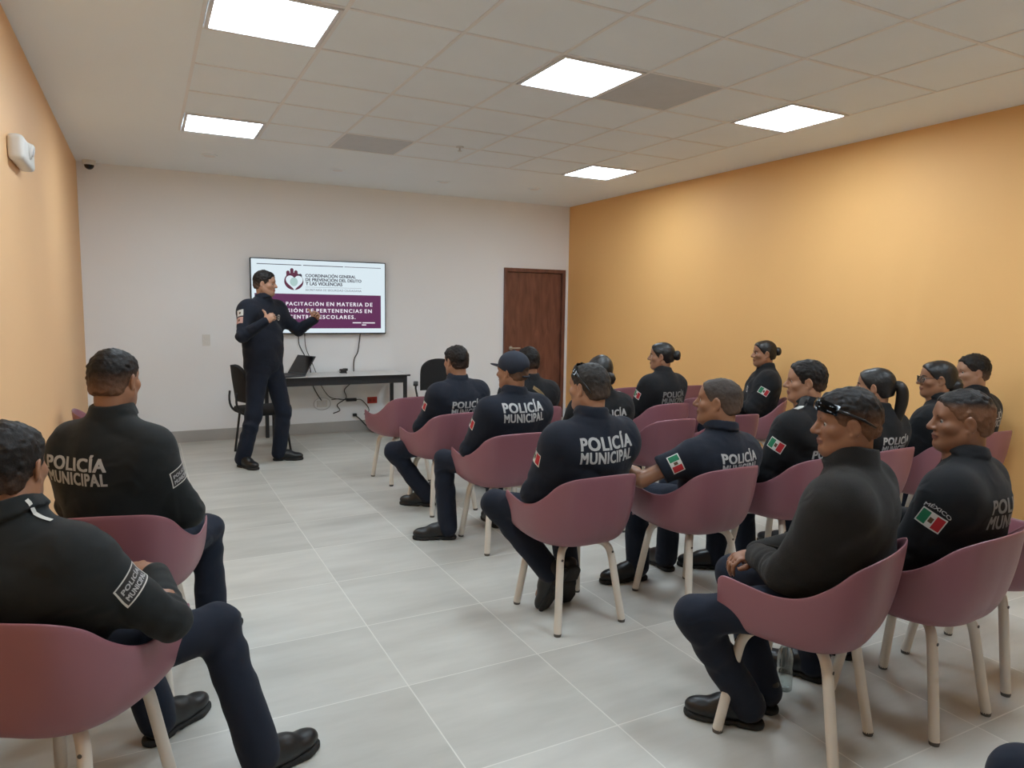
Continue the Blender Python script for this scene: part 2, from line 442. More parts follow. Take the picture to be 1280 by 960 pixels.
for ij in lights[:5]:
    if proto is None: proto = l = make_light()
    else: l = copy_tree(proto)
    l.location = (GX + (ij[0] + .5) * TILE, GY + (ij[1] + .5) * TILE, CEIL - 0.008)
    tag(l, LIGHT_LABEL[ij], 'ceiling light', 'square ceiling light panels')
# panels of the same grid overhead/behind the viewer
BEHIND = []
for ij in lights[5:]:
    l = copy_tree(proto)
    l.location = (GX + (ij[0] + .5) * TILE, GY + (ij[1] + .5) * TILE, CEIL - 0.008)
    BEHIND.append(l)
    tag(l, {-1: 'ceiling panel over the near left seats', 2: 'ceiling panel over the near middle seats', 5: 'ceiling panel over the near right seats'}[ij[0]], 'ceiling light', 'square ceiling light panels')

# small round ceiling fittings
def disc_fit(x, y, r, lab, nm='ceiling_speaker'):
    bm = bmesh.new()
    add_tube(bm, [(0, 0, 0), (0, 0, -0.006), (0, 0, -0.010)], [r, r, r * 0.9], seg=28)
    o = ob(nm, bm_mesh(nm, bm, [M['gypsum']], True, 0.5)); o.location = (x, y, CEIL)
    ri = bmesh.new(); add_tube(ri, [(0, 0, -0.0098), (0, 0, -0.012)], [r * 0.72, r * 0.68], seg=24)
    ob('centre_disc', bm_mesh('centre_disc', ri, [M['t_bar']], True, 0.5), o)
    tag(o, lab, 'ceiling fitting', 'round ceiling fittings')
for k, (gx, gy, lab) in enumerate(((-0.51, 6.53, 'round flush ceiling fitting nearest the left wall'), (1.53, 6.62, 'round flush ceiling fitting above the screen'),
                                   (3.53, 6.72, 'round flush ceiling fitting between screen and door'), (5.34, 6.5, 'round flush ceiling fitting above the door'))):
    disc_fit(GX + gx * TILE, GY + gy * TILE, 0.075, lab)
bm = bmesh.new()
add_tube(bm, [(0, 0, 0), (0, 0, -0.006)], 0.035, seg=20); add_tube(bm, [(0, 0, -0.006), (0, 0, -0.035)], 0.009, seg=10)
o = ob('sprinkler', bm_mesh('sprinkler', bm, [M['silver']], True, 0.6)); o.location = (GX + 2.65 * TILE, GY + 3.92 * TILE, CEIL - 0.004)
bm = bmesh.new(); add_tube(bm, [(0, 0, -0.035), (0, 0, -0.039)], 0.02, seg=14); ob('deflector', bm_mesh('deflector', bm, [M['silver']]), o)
tag(o, 'small metal sprinkler head hanging below the far ceiling tiles', 'sprinkler')

# dome camera in the corner
r = empty('security_camera', (-0.44, 8.43, CEIL))
bm = bmesh.new(); add_tube(bm, [(0, 0, 0), (0, 0, -0.035), (0, 0, -0.045)], [0.06, 0.06, 0.052], seg=28); ob('housing', bm_mesh('housing', bm, [M['white_plastic']], True, 0.6), r)
bm = bmesh.new(); bmesh.ops.create_uvsphere(bm, u_segments=20, v_segments=12, radius=0.045); bmesh.ops.translate(bm, verts=bm.verts, vec=(0, 0, -0.045))
ob('lens_dome', bm_mesh('lens_dome', bm, [M['glass_black']], True), r)
tag(r, 'white dome camera with black lens at the back left ceiling corner', 'camera')

# white emergency light on the left wall, not a lit wall lamp
r = empty('emergency_light', (XL, 4.42, 2.285))
bm = bmesh.new()
for i in range(1):
    add_box(bm, (0.035, 0, 0), (0.07, 0.40, 0.125), bevel=0.0)
bmesh.ops.bevel(bm, geom=bm.edges[:], offset=0.028, segments=5, affect='EDGES', profile=0.6)
ob('housing', bm_mesh('sensor_housing', bm, [M['white_plastic']], True, 0.8), r)
bm = bmesh.new(); add_tube(bm, [(0.055, 0.0, 0.015), (0.078, 0.0, 0.010), (0.086, 0.0, 0.008)], [0.045, 0.040, 0.03], seg=24)
e = ob('lamp_head', bm_mesh('lamp_head', bm, [M['white_plastic']], True, 0.6), r)
bm = bmesh.new(); add_tube(bm, [(0.084, 0.0, 0.008), (0.089, 0.0, 0.007)], 0.020, seg=20); ob('lens', bm_mesh('sensor_lens', bm, [M['light_frame']], True, 0.6), e)
tag(r, 'rounded white emergency light fixed high on the left orange wall', 'wall lamp')

# ------------------------------------------------------------------ text
def text_mesh(txt, bold=0.0, spacing=1.0, step=None):
    """flat lettering normalised to a unit box; heavier weight by overlapping shifted copies"""
    cu = bpy.data.curves.new('txt', 'FONT'); cu.body = txt
    cu.align_x = 'CENTER'; cu.align_y = 'CENTER'; cu.space_character = spacing
    cu.resolution_u = 3
    o = bpy.data.objects.new('txt', cu); COL.objects.link(o)
    dg = bpy.context.evaluated_depsgraph_get(); dg.update()
    me = bpy.data.meshes.new_from_object(o.evaluated_get(dg))
    bpy.data.objects.remove(o); bpy.data.curves.remove(cu)
    bm = bmesh.new(); bm.from_mesh(me); bpy.data.meshes.remove(me)
    bmesh.ops.triangulate(bm, faces=bm.faces[:])
    xs = [v.co.x for v in bm.verts]; ys = [v.co.y for v in bm.verts]
    cx, cy, w, h = (min(xs) + max(xs)) / 2, (min(ys) + max(ys)) / 2, max(xs) - min(xs), max(ys) - min(ys)
    w += 2 * bold; h += bold
    for v in bm.verts: v.co.x = (v.co.x - cx) / w; v.co.y = (v.co.y - cy) / h; v.co.z = 0
    if step:
        nx, ny = step
        for k in range(1, nx):
            bmesh.ops.bisect_plane(bm, geom=bm.verts[:] + bm.edges[:] + bm.faces[:], plane_co=(-.5 + k / nx, 0, 0), plane_no=(1, 0, 0))
        for k in range(1, ny):
            bmesh.ops.bisect_plane(bm, geom=bm.verts[:] + bm.edges[:] + bm.faces[:], plane_co=(0, -.5 + k / ny, 0), plane_no=(0, 1, 0))
    bm.verts.index_update(); bm.verts.ensure_lookup_table()
    V = np.array([v.co[:] for v in bm.verts])
    F = [[v.index for v in f.verts] for f in bm.faces]
    bm.free()
    if bold:
        n = len(V); VV = []; FF = []
        for q, (dx, dy) in enumerate(((-1, -.5), (1, -.5), (-1, .5), (1, .5), (0, 0))):
            VV.append(V + np.array([dx * bold / w, dy * bold / h, 0])); FF += [[i + q * n for i in f] for f in F]
        V = np.concatenate(VV); F = FF
    return V, F, w / h

def flat_text(txt, name, parent, mat, width, height, loc, mtx=None, bold=0.0, spacing=1.0):
    V, F, _ = text_mesh(txt, bold, spacing)
    V = V * np.array([width, height, 1.0])
    me = bpy.data.meshes.new(name); me.from_pydata([tuple(v) for v in V], [], F); me.materials.append(mat)
    o = ob(name, me, parent); o.matrix_local = Matrix.Translation(loc) @ (mtx if mtx else Matrix.Identity(4))
    return o

# ------------------------------------------------------------------ television
TVX0, TVX1, TVZ0, TVZ1 = 1.073, 2.65, 1.204, 2.072
tvw, tvh = TVX1 - TVX0, TVZ1 - TVZ0
tv = empty('television', ((TVX0 + TVX1) / 2, YB - 0.05, (TVZ0 + TVZ1) / 2))
UP = Matrix.Rotation(PI / 2, 4, 'X')     # text facing -Y
bm = bmesh.new()
add_box(bm, (0, 0, 0), (tvw, 0.045, tvh), bevel=0.006); add_box(bm, (0, 0.034, -0.1), (tvw * .5, 0.03, tvh * .5), bevel=0.008)
ob('housing', bm_mesh('tv_housing', bm, [M['black_plastic']], True, 0.5), tv)
scr_white = emit('lit_screen_white', (0.80, 0.93, 1.0), 0.86)
scr_maroon = emit('lit_screen_maroon', srgb(94, 38, 84), 0.95)
scr_dark = emit('lit_screen_dark', srgb(52, 44, 62), 0.9)
scr_txt = emit('lit_screen_lettering', (0.95, 0.93, 1.0), 0.85)
scr_grey = emit('lit_screen_grey', srgb(120, 122, 135), 0.9)
scr_plum = emit('lit_screen_plum', srgb(92, 34, 62), 0.9)
scr_mint = emit('lit_screen_pale_green', srgb(176, 206, 204), 0.9)
yF = -0.0236
sw, sh = tvw - 0.024, tvh - 0.026
bm = bmesh.new(); add_box(bm, (0, yF + 0.001, 0.002), (sw, 0.004, sh)); screen = ob('screen', bm_mesh('screen', bm, [scr_white]), tv)
def su(px, py):
    """photo pixels -> screen plane (screen is 1075 x ~575 in the enlarged view)"""
    u = (px - 76) / (1152 - 76); 
    top = 84 + u * 40; bot = 676 + u * 12
    v = (py - top) / (bot - top)
    return (-tvw / 2 + u * tvw, tvh / 2 - v * tvh)
def srect(x0, y0, x1, y1, name, mat, d=0.0022):
    a = su(x0, y0); b = su(x1, y1)
    bm = bmesh.new()
    add_box(bm, ((a[0] + b[0]) / 2, yF - d / 2, (a[1] + b[1]) / 2), (b[0] - a[0], d, a[1] - b[1]))
    return ob(name, bm_mesh(name, bm, [mat]), screen)
bx0 = su(90, 370)[0]; bx1 = su(1108, 0)[0]
def zrect(x0, x1, z0, z1, name, mat, d=0.002):
    bm = bmesh.new(); add_box(bm, ((x0 + x1) / 2, yF - d / 2, (z0 + z1) / 2), (x1 - x0, d, z1 - z0)); return ob(name, bm_mesh(name, bm, [mat]), screen)
zt = su(700, 372)[1]; zb = su(700, 638)[1]
zrect(-sw / 2 + 0.03, bx1, zb, zt, 'slide_band', scr_maroon)
z0 = su(300, 138)[1]
for x0, x1, m in ((125, 462, scr_dark), (475, 795, scr_dark), (805, 1110, scr_grey)):
    zrect(su(x0, 0)[0], su(x1, 0)[0], z0 - 0.004, z0 + 0.004, 'slide_rule', m)
def stext(txt, x0, x1, yc, hpx, mat, bold=0.02, spacing=1.0, d=0.0032, xref=None):
    a = su(x0, yc); b = su(x1, yc); zc = su((x0 + x1) / 2 if xref is None else xref, yc)[1]
    flat_text(txt, 'slide_lettering', screen, mat, b[0] - a[0], hpx / 575 * tvh, ((a[0] + b[0]) / 2, yF - d, zc), UP, bold, spacing)
stext('COORDINACIÓN GENERAL', 492, 898, 226, 30, scr_dark, 0.03)
stext('DE PREVENCIÓN DEL DELITO', 492, 944, 258, 30, scr_dark, 0.03)
stext('Y LAS VIOLENCIAS', 492, 786, 289, 27, scr_dark, 0.03)
stext('SECRETARÍA DE SEGURIDAD CIUDADANA', 490, 944, 338, 20, scr_grey, 0.005)
zr = su(700, 318)[1]; zrect(su(490, 0)[0], su(944, 0)[0], zr - .0015, zr + .0015, 'slide_rule', scr_grey)
def swords(line, x0, x1, yc, hpx):
    """a widely spaced line, one part per word"""
    n = len(line); pos = 0
    wt = [0.62 if ch in 'IÍ' else (0.55 if ch in ' .' else 1.0) for ch in line]; tot = sum(wt)
    for wd_ in line.split(' '):
        i = line.index(wd_, pos); pos = i + len(wd_)
        a = x0 + (x1 - x0) * sum(wt[:i]) / tot; b = x0 + (x1 - x0) * (sum(wt[:pos]) - .12) / tot
        acc = hpx * (1.18 if any(c in 'ÓÍ' for c in wd_) else 1.0)
        stext(wd_, a, b, yc - (acc - hpx) / 2, acc, scr_txt, 0.03, 1.3, xref=(x0 + x1) / 2)
swords('CAPACITACIÓN EN MATERIA DE', 268, 1040, 446, 30)
swords('REVISIÓN DE PERTENENCIAS EN', 238, 1034, 498, 30)
swords('CENTROS ESCOLARES.', 360, 896, 547, 30)
# small print too blurred to read in the photograph: pale strokes of its size
for x0, x1, yy in ((868, 940, 596), (950, 1056, 598), (945, 982, 614)):
    zc = su((x0 + x1) / 2, yy)[1]; zrect(su(x0, yy)[0], su(x1, yy)[0], zc - .006, zc + .006, 'slide_small_print', scr_txt, 0.003)
# the logo: plum open hand around a pale heart
def poly_part(pts, name, mat, d):
    bm = bmesh.new()
    vs = [bm.verts.new((x, yF - d, z)) for x, z in pts]
    vb = [bm.verts.new((x, yF, z)) for x, z in pts]
    bm.faces.new(vs); n = len(pts)
    for i in range(n): bm.faces.new((vs[i], vs[(i + 1) % n], vb[(i + 1) % n], vb[i]))
    return ob(name, bm_mesh(name, bm, [mat]), screen)
lc = su(402, 262); U = tvw / 1076
def P2(x, y): return (lc[0] + (x - 402) * U, lc[1] - (y - 262) * U * 1.0)
def capsule(x, y0, y1, w, n=10):
    pts = [P2(x + w * math.cos(a), y0 + w * math.sin(a)) for a in np.linspace(PI, 2 * PI, n)]
    pts += [P2(x + w * math.cos(a), y1 + w * math.sin(a)) for a in np.linspace(0, PI, n)]
    return pts[::-1]
for x, y0, y1, m in ((358, 198, 232, scr_plum), (388, 178, 228, scr_plum), (419, 194, 228, scr_plum), (452, 220, 240, scr_dark)):
    poly_part(capsule(x, y0, y1, 13), 'logo_finger', m, 0.0022)
palm = [P2(402 + 74 * math.cos(a), 268 + 68 * math.sin(a)) for a in np.linspace(0, 2 * PI, 40)][::-1]
poly_part(palm, 'logo_palm', scr_plum, 0.0020)
def heart(s, cx, cy):
    return [P2(cx + s * 16 * math.sin(t) ** 3, cy - s * (13 * math.cos(t) - 5 * math.cos(2 * t) - 2 * math.cos(3 * t) - math.cos(4 * t))) for t in np.linspace(0, 2 * PI, 48)[:-1]]
poly_part(heart(4.1, 406, 272), 'logo_heart', scr_white, 0.0030)
poly_part([P2(402 + 30 * math.cos(a), 272 + 34 * math.sin(a)) for a in np.linspace(0, 2 * PI, 30)][:-1], 'logo_emblem', scr_mint, 0.0036)
tag(tv, 'large flat television showing a maroon and white slide on the back wall', 'television')

# ------------------------------------------------------------------ table and its things
TX0, TX1, TY0, TY1, TZ = 1.17, 2.77, 7.92, 8.505, 0.745
tb = empty('folding_table', ((TX0 + TX1) / 2, (TY0 + TY1) / 2, 0)); tw, td = TX1 - TX0, TY1 - TY0
bm = bmesh.new(); add_box(bm, (0, 0, TZ - 0.009), (tw, td, 0.018), bevel=0.003); t_top = ob('table_top', bm_mesh('table_top', bm, [M['table_top']]), tb)
bm = bmesh.new()
for s in (-1, 1):
    add_box(bm, (0, s * (td / 2 + 0.0015), TZ - 0.01), (tw + .006, 0.003, 0.019)); add_box(bm, (s * (tw / 2 + 0.0015), 0, TZ - 0.01), (0.003, td, 0.019))
ob('edge_band', bm_mesh('edge_band', bm, [M['black_plastic']]), t_top)
bm = bmesh.new()
for s in (-1, 1):
    add_box(bm, (0, s * (td / 2 - 0.03), TZ - 0.058), (tw - 0.10, 0.02, 0.078), bevel=0.002)
    add_box(bm, (s * (tw / 2 - 0.06), 0, TZ - 0.058), (0.02, td - 0.08, 0.0775), bevel=0.002)
ob('apron', bm_mesh('apron', bm, [M['black_metal']]), tb)
for sx in (-1, 1):
    for sy in (-1, 1):
        bm = bmesh.new(); add_box(bm, (sx * (tw / 2 - 0.05), sy * (td / 2 - 0.035), (TZ - 0.02) / 2), (0.04, 0.04, TZ - 0.02), bevel=0.004)
        ob('leg', bm_mesh('table_leg', bm, [M['black_metal']]), tb)
tag(tb, 'long white topped table with black frame against the back wall', 'table')

lp = empty('laptop', (1.40, 8.16, TZ), R(-68))
bm = bmesh.new(); add_box(bm, (0, 0, 0.009), (0.36, 0.25, 0.018), bevel=0.004); bs = ob('base', bm_mesh('laptop_base', bm, [M['laptop']]), lp)
bm = bmesh.new(); add_box(bm, (0, 0.02, 0.0185), (0.31, 0.12, 0.002)); ob('keyboard', bm_mesh('keyboard', bm, [M['black_plastic']]), bs)
LT = Matrix.Translation((0, 0.122, 0.018)) @ Matrix.Rotation(R(-34), 4, 'X')
bm = bmesh.new(); add_box(bm, (0, 0, 0.122), (0.36, 0.009, 0.245), bevel=0.003); bm.transform(LT); ld = ob('lid', bm_mesh('laptop_lid', bm, [M['laptop']]), lp)
bm = bmesh.new(); add_box(bm, (0, -0.0052, 0.125), (0.335, 0.002, 0.21)); bm.transform(LT); ob('screen', bm_mesh('laptop_screen', bm, [M['glass_black']]), ld)
tag(lp, 'open dark grey laptop on the white table beside the presenter', 'laptop')

ad = empty('power_adapter', (2.06, 8.27, TZ), R(15))
bm = bmesh.new(); add_box(bm, (0, 0, 0.03), (0.075, 0.05, 0.05), bevel=0.008); add_box(bm, (0.03, 0, 0.045), (0.05, 0.045, 0.03), bevel=0.006); ob('body', bm_mesh('adapter_body', bm, [M['black_plastic']]), ad)
for s in (-1, 1):
    bm = bmesh.new(); add_box(bm, (-0.048, s * .01, 0.03), (0.03, 0.003, 0.008)); ob('prong', bm_mesh('prong', bm, [M['silver']]), ad)
for s in (-1, 1):
    bm = bmesh.new(); add_tube(bm, [(0.03, s * 0.015, 0.03), (0.04, s * 0.015, 0.0)], 0.006, seg=8); ob('foot', bm_mesh('adapter_foot', bm, [M['black_plastic']]), ad)
tag(ad, 'small black power adapter lying on the white table top', 'adapter')

# cables hanging from the television
def cable(name, pts, rad, lab, grp=None):
    bm = bmesh.new(); add_tube(bm, catmull(pts, 6), rad, seg=8)
    o = ob(name, bm_mesh(name, bm, [M['cable']], True)); tag(o, lab, 'cable', grp); return o
WY = YB - 0.012
cable('cable', [(2.34, WY - 0.02, 1.22), (2.33, WY, 1.10), (2.31, WY, 0.98), (2.26, WY - .006, 0.88), (2.255, WY - .006, 0.70), (2.24, WY - .006, .62), (2.14, WY - .004, .52), (2.16, WY - .004, .42), (2.05, WY - .004, .34), (2.08, WY - .004, .27), (2.0, WY - .004, .235)], 0.006, 'black cable hanging from the right end of the television down the wall', 'wall cables')
cable('cable', [(1.60, WY - 0.02, 1.22), (1.61, WY, 1.08), (1.67, WY, 0.95), (1.73, WY - .006, 0.80), (1.75, WY - .006, 0.62), (1.80, WY - .004, 0.50), (1.86, WY - .004, 0.40)], 0.0055, 'black cable hanging beside the presenter from the television to the outlet', 'wall cables')
cable('cable', [(1.67, WY - 0.02, 1.22), (1.685, WY, 1.05), (1.74, WY, 0.9), (1.80, WY - .006, 0.74), (1.86, WY - .006, 0.58), (1.96, WY - .004, 0.44), (2.10, WY - .004, 0.40)], 0.004, 'thinner grey black cable hanging just right of the one beside the presenter', 'wall cables')
r = empty('cable_brick', (2.22, WY - 0.016, 0.395))
bm = bmesh.new(); add_box(bm, (0, 0, 0), (0.13, 0.03, 0.04), bevel=0.008); ob('body', bm_mesh('brick_body', bm, [M['black_plastic']]), r)
bm = bmesh.new(); add_tube(bm, catmull([(0.06, 0, 0), (0.13, 0.008, -0.01), (0.21, 0.012, -0.10), (0.22, 0.012, -0.16), (0.16, .012, -0.19)], 6), 0.005, seg=8); ob('cord', bm_mesh('brick_cord', bm, [M['cable']], True), r)
bm = bmesh.new(); add_tube(bm, catmull([(-0.06, 0, 0), (-0.16, 0.012, 0.015), (-0.24, 0.012, 0.01)], 6), 0.004, seg=8); ob('cord', bm_mesh('brick_cord', bm, [M['cable']], True), r)
tag(r, 'black in-line power brick hung between cables under the table', 'adapter')
r = empty('plug', (2.26, WY - 0.02, 0.205))
bm = bmesh.new(); add_box(bm, (0, 0, 0), (0.05, 0.035, 0.035), bevel=0.008); ob('body', bm_mesh('plug_body', bm, [M['black_plastic']]), r)
bm = bmesh.new(); add_tube(bm, catmull([(0.01, 0, -0.01), (0.07, 0, -0.06), (0.13, -0.01, -0.13), (0.19, -0.06, -0.19)], 6), 0.007, seg=8); ob('cord', bm_mesh('plug_cord', bm, [M['cable']], True), r)
tag(r, 'black plug with cord dangling just above the floor box', 'plug')
# black box on the floor by the wall
r = empty('voltage_regulator', (2.60, 8.36, 0))
bm = bmesh.new(); add_box(bm, (0, 0, 0.075), (0.36, 0.16, 0.13), bevel=0.012); ob('body', bm_mesh('box_body', bm, [M['black_plastic']]), r)
bm = bmesh.new(); add_tube(bm, [(-0.09, -0.078, 0.075), (-0.09, -0.088, 0.075)], 0.022, seg=20); ob('dial', bm_mesh('dial', bm, [M['laptop']], True, 0.6), r)
for sx in (-1, 1):
    bm = bmesh.new(); add_box(bm, (sx * 0.13, 0, 0.006), (0.03, 0.13, 0.012)); ob('foot', bm_mesh('box_foot', bm, [M['rubber']]), r)
tag(r, 'black box on the floor against the baseboard under the table', 'power box')

def plate(name, loc, w, h, mat, lab, slots=2, smat=None):
    r = empty(name, loc)
    bm = bmesh.new(); add_box(bm, (0, -0.004, 0), (w, 0.008, h), bevel=0.003); ob('cover_plate', bm_mesh('cover_plate', bm, [mat]), r)
    for k in range(slots):
        bm = bmesh.new(); off = (k - (slots - 1) / 2)
        if w > h: add_box(bm, (off * w * .4, -0.0085, 0), (w * .26, 0.005, h * .5), bevel=0.002)
        else: add_box(bm, (0, -0.0085, off * h * .4), (w * .5, 0.005, h * .28), bevel=0.002)
        ob('socket', bm_mesh('socket', bm, [smat or mat]), r)
    tag(r, lab, 'outlet'); return r
plate('wall_outlet', (0.603, YB, 1.14), 0.08, 0.125, M['white_plastic'], 'white wall outlet plate on the back wall left of the presenter')
plate('wall_outlet', (2.49, YB, 0.375), 0.125, 0.08, M['red_plate'], 'red wall outlet plate under the right end of the table', smat=simple('dark_red_socket', (0.25, 0.02, 0.01), 0.5))
r = plate('wall_outlet', (1.87, YB, 0.36), 0.125, 0.08, M['white_plastic'], 'white outlet with clear surround under the middle of the table', smat=M['light_frame'])
bm = bmesh.new()
add_tube(bm, [(0.10 * math.cos(a), -0.012, 0.075 * math.sin(a)) for a in np.linspace(0, 2 * PI, 40)], 0.004, seg=6, caps=False)
ob('clear_surround', bm_mesh('clear_surround', bm, [M['silver']], True), r)

# ------------------------------------------------------------------ mauve chair
def chair_shell():
    # rim, left front tip -> back -> right front tip; low = where the wall has turned into the seat
    half = [(-0.262, 0.205, 0.612), (-0.271, 0.178, 0.630), (-0.280, 0.10, 0.624), (-0.279, 0.0, 0.612), (-0.270, -0.09, 0.628), (-0.250, -0.165, 0.675), (-0.220, -0.225, 0.735), (-0.170, -0.272, 0.768), (-0.09, -0.292, 0.777), (0, -0.297, 0.779)]
    rim = half + [(-x, y, z) for x, y, z in half[-2::-1]]
    low_h = [(-0.180, 0.215, 0.437), (-0.185, 0.170, 0.436), (-0.190, 0.09, 0.430), (-0.188, 0.01, 0.425), (-0.176, -0.06, 0.422), (-0.155, -0.105, 0.420), (-0.125, -0.140, 0.420), (-0.085, -0.160, 0.420), (-0.045, -0.170, 0.420), (0, -0.172, 0.420)]
    low = low_h + [(-x, y, z) for x, y, z in low_h[-2::-1]]
    N = 6
    rim = catmull(rim, N); low = catmull(low, N)
    n = len(rim)
    rows = []
    for i in range(n):
        a, b = rim[i], low[i]
        s = abs((i / (n - 1)) * 2 - 1)          # 1 at the front tips, 0 at the back
        e = 2 / (3.4 - .9 * (1 - s))
        lean = .10 + .16 * (1 - s)              # the wall leans in a little on the way down
        col = []
        for ph in (0, 3, 10, 20, 32, 44, 54, 63, 71, 78, 84, 90):
            t = R(ph); zf = math.sin(t) ** e; hf = 1 - max(0, math.cos(t)) ** e
            hf = hf * (1 - lean) + lean * zf
            p = Vector((a.x + (b.x - a.x) * hf, a.y + (b.y - a.y) * hf, a.z + (b.z - a.z) * zf))
            col.append(p)
        cc = Vector((0, b.y if b.y > -0.02 else -0.02, 0.426))
        for t in (0.2, 0.42, 0.64, 0.84):
            q = b.lerp(cc, t); q.z = b.z + .004 * math.sin(PI * t)
            col.append(q)
        rows.append(col)
    bm = bmesh.new()
    vr = [[bm.verts.new(p) for p in col] for col in rows]
    m = len(vr[0])
    for i in range(n - 1):
        for k in range(m - 1):
            bm.faces.new((vr[i][k], vr[i + 1][k], vr[i + 1][k + 1], vr[i][k + 1]))
    inner = [vr[i][-1] for i in range(n)]
    h = n // 2
    for i in range(h):
        a, b = inner[i], inner[i + 1]; c, d = inner[n - 2 - i], inner[n - 1 - i]
        if i + 1 == h: bm.faces.new((a, b, d))
        else: bm.faces.new((a, b, c, d))
    front = [vr[0][k] for k in range(8, m)] + [vr[n - 1][k] for k in range(m - 1, 7, -1)]
    prev = front
    for dy, dz in ((0.030, -0.001), (0.050, -0.007), (0.058, -0.018)):
        cur = []
        for v in front:
            k = 1 - (min(1, abs(v.co.x) / 0.235)) ** 4 * 0.7
            cur.append(bm.verts.new((v.co.x * (1 - 0.05 * dy / 0.06), v.co.y + dy * k, v.co.z + dz)))
        for i in range(len(front) - 1):
            bm.faces.new((prev[i], prev[i + 1], cur[i + 1], cur[i]))
        prev = cur
    bmesh.ops.recalc_face_normals(bm, faces=bm.faces[:])
    me = bpy.data.meshes.new('shell_src'); bm.to_mesh(me); bm.free()
    o = bpy.data.objects.new('src', me); COL.objects.link(o)
    so = o.modifiers.new('s', 'SOLIDIFY'); so.thickness = 0.008; so.offset = 0; so.use_even_offset = False
    su_ = o.modifiers.new('u', 'SUBSURF'); su_.levels = 1; su_.render_levels = 1
    dg = bpy.context.evaluated_depsgraph_get(); dg.update()
    out = bpy.data.meshes.new_from_object(o.evaluated_get(dg))
    bpy.data.objects.remove(o)
    out.materials.clear(); out.materials.append(M['mauve'])
    out.polygons.foreach_set('use_smooth', np.full(len(out.polygons), True))
    out.name = 'chair_shell'
    return out

SHELL = chair_shell()
LEGS = []
for sx in (-1, 1):
    for sy in (-1, 1):
        foot = Vector((sx * 0.185, sy * 0.205 + 0.012, 0.012)); top = Vector((sx * 0.140, sy * 0.145 + 0.012, 0.395))
        inn = Vector((sx * 0.03, sy * 0.045 + 0.012, 0.398))
        d = (foot - top).normalized(); e = (inn - top).normalized()
        pts = [inn] + bez(top + e * 0.055, top, top + d * 0.075, 8) + [foot.lerp(top, 0.4), foot]
        bm = bmesh.new(); add_tube(bm, pts, 0.0185, seg=14)
        leg = bm_mesh('chair_leg', bm, [M['leg_white']], True, 0.8)
        bm = bmesh.new(); add_tube(bm, [foot + Vector((0, 0, 0.002)), foot - d * -0.0 + Vector((0, 0, -0.012))], [0.0188, 0.0170], seg=14)
        gl = bm_mesh('glide', bm, [M['rubber']], True, 0.8)
        bp = top + d * 0.045 + Vector((sx * 0.0, sy * 0.0178, 0.0)); bm = bmesh.new()
        add_tube(bm, [bp, bp + Vector((0, sy * 0.0025, 0))], 0.006, seg=12)
        bo = bm_mesh('bolt', bm, [M['rubber']])
        LEGS.append((leg, gl, bo))
bm = bmesh.new(); add_box(bm, (0, 0.012, 0.407), (0.14, 0.15, 0.014), bevel=0.004); HUB = bm_mesh('seat_bracket', bm, [M['leg_white']])

CHAIRS = []
def chair(x, y, yaw, label):
    r = empty('armchair', (x, y, 0), R(yaw))
    ob('shell', SHELL, r); ob('seat_bracket', HUB, r)
    for leg, gl, bo in LEGS:
        l = ob('leg', leg, r); ob('glide', gl, l); ob('bolt', bo, l)
    tag(r, label, 'chair', 'mauve armchairs with cream legs')
    CHAIRS.append(r)
    return r

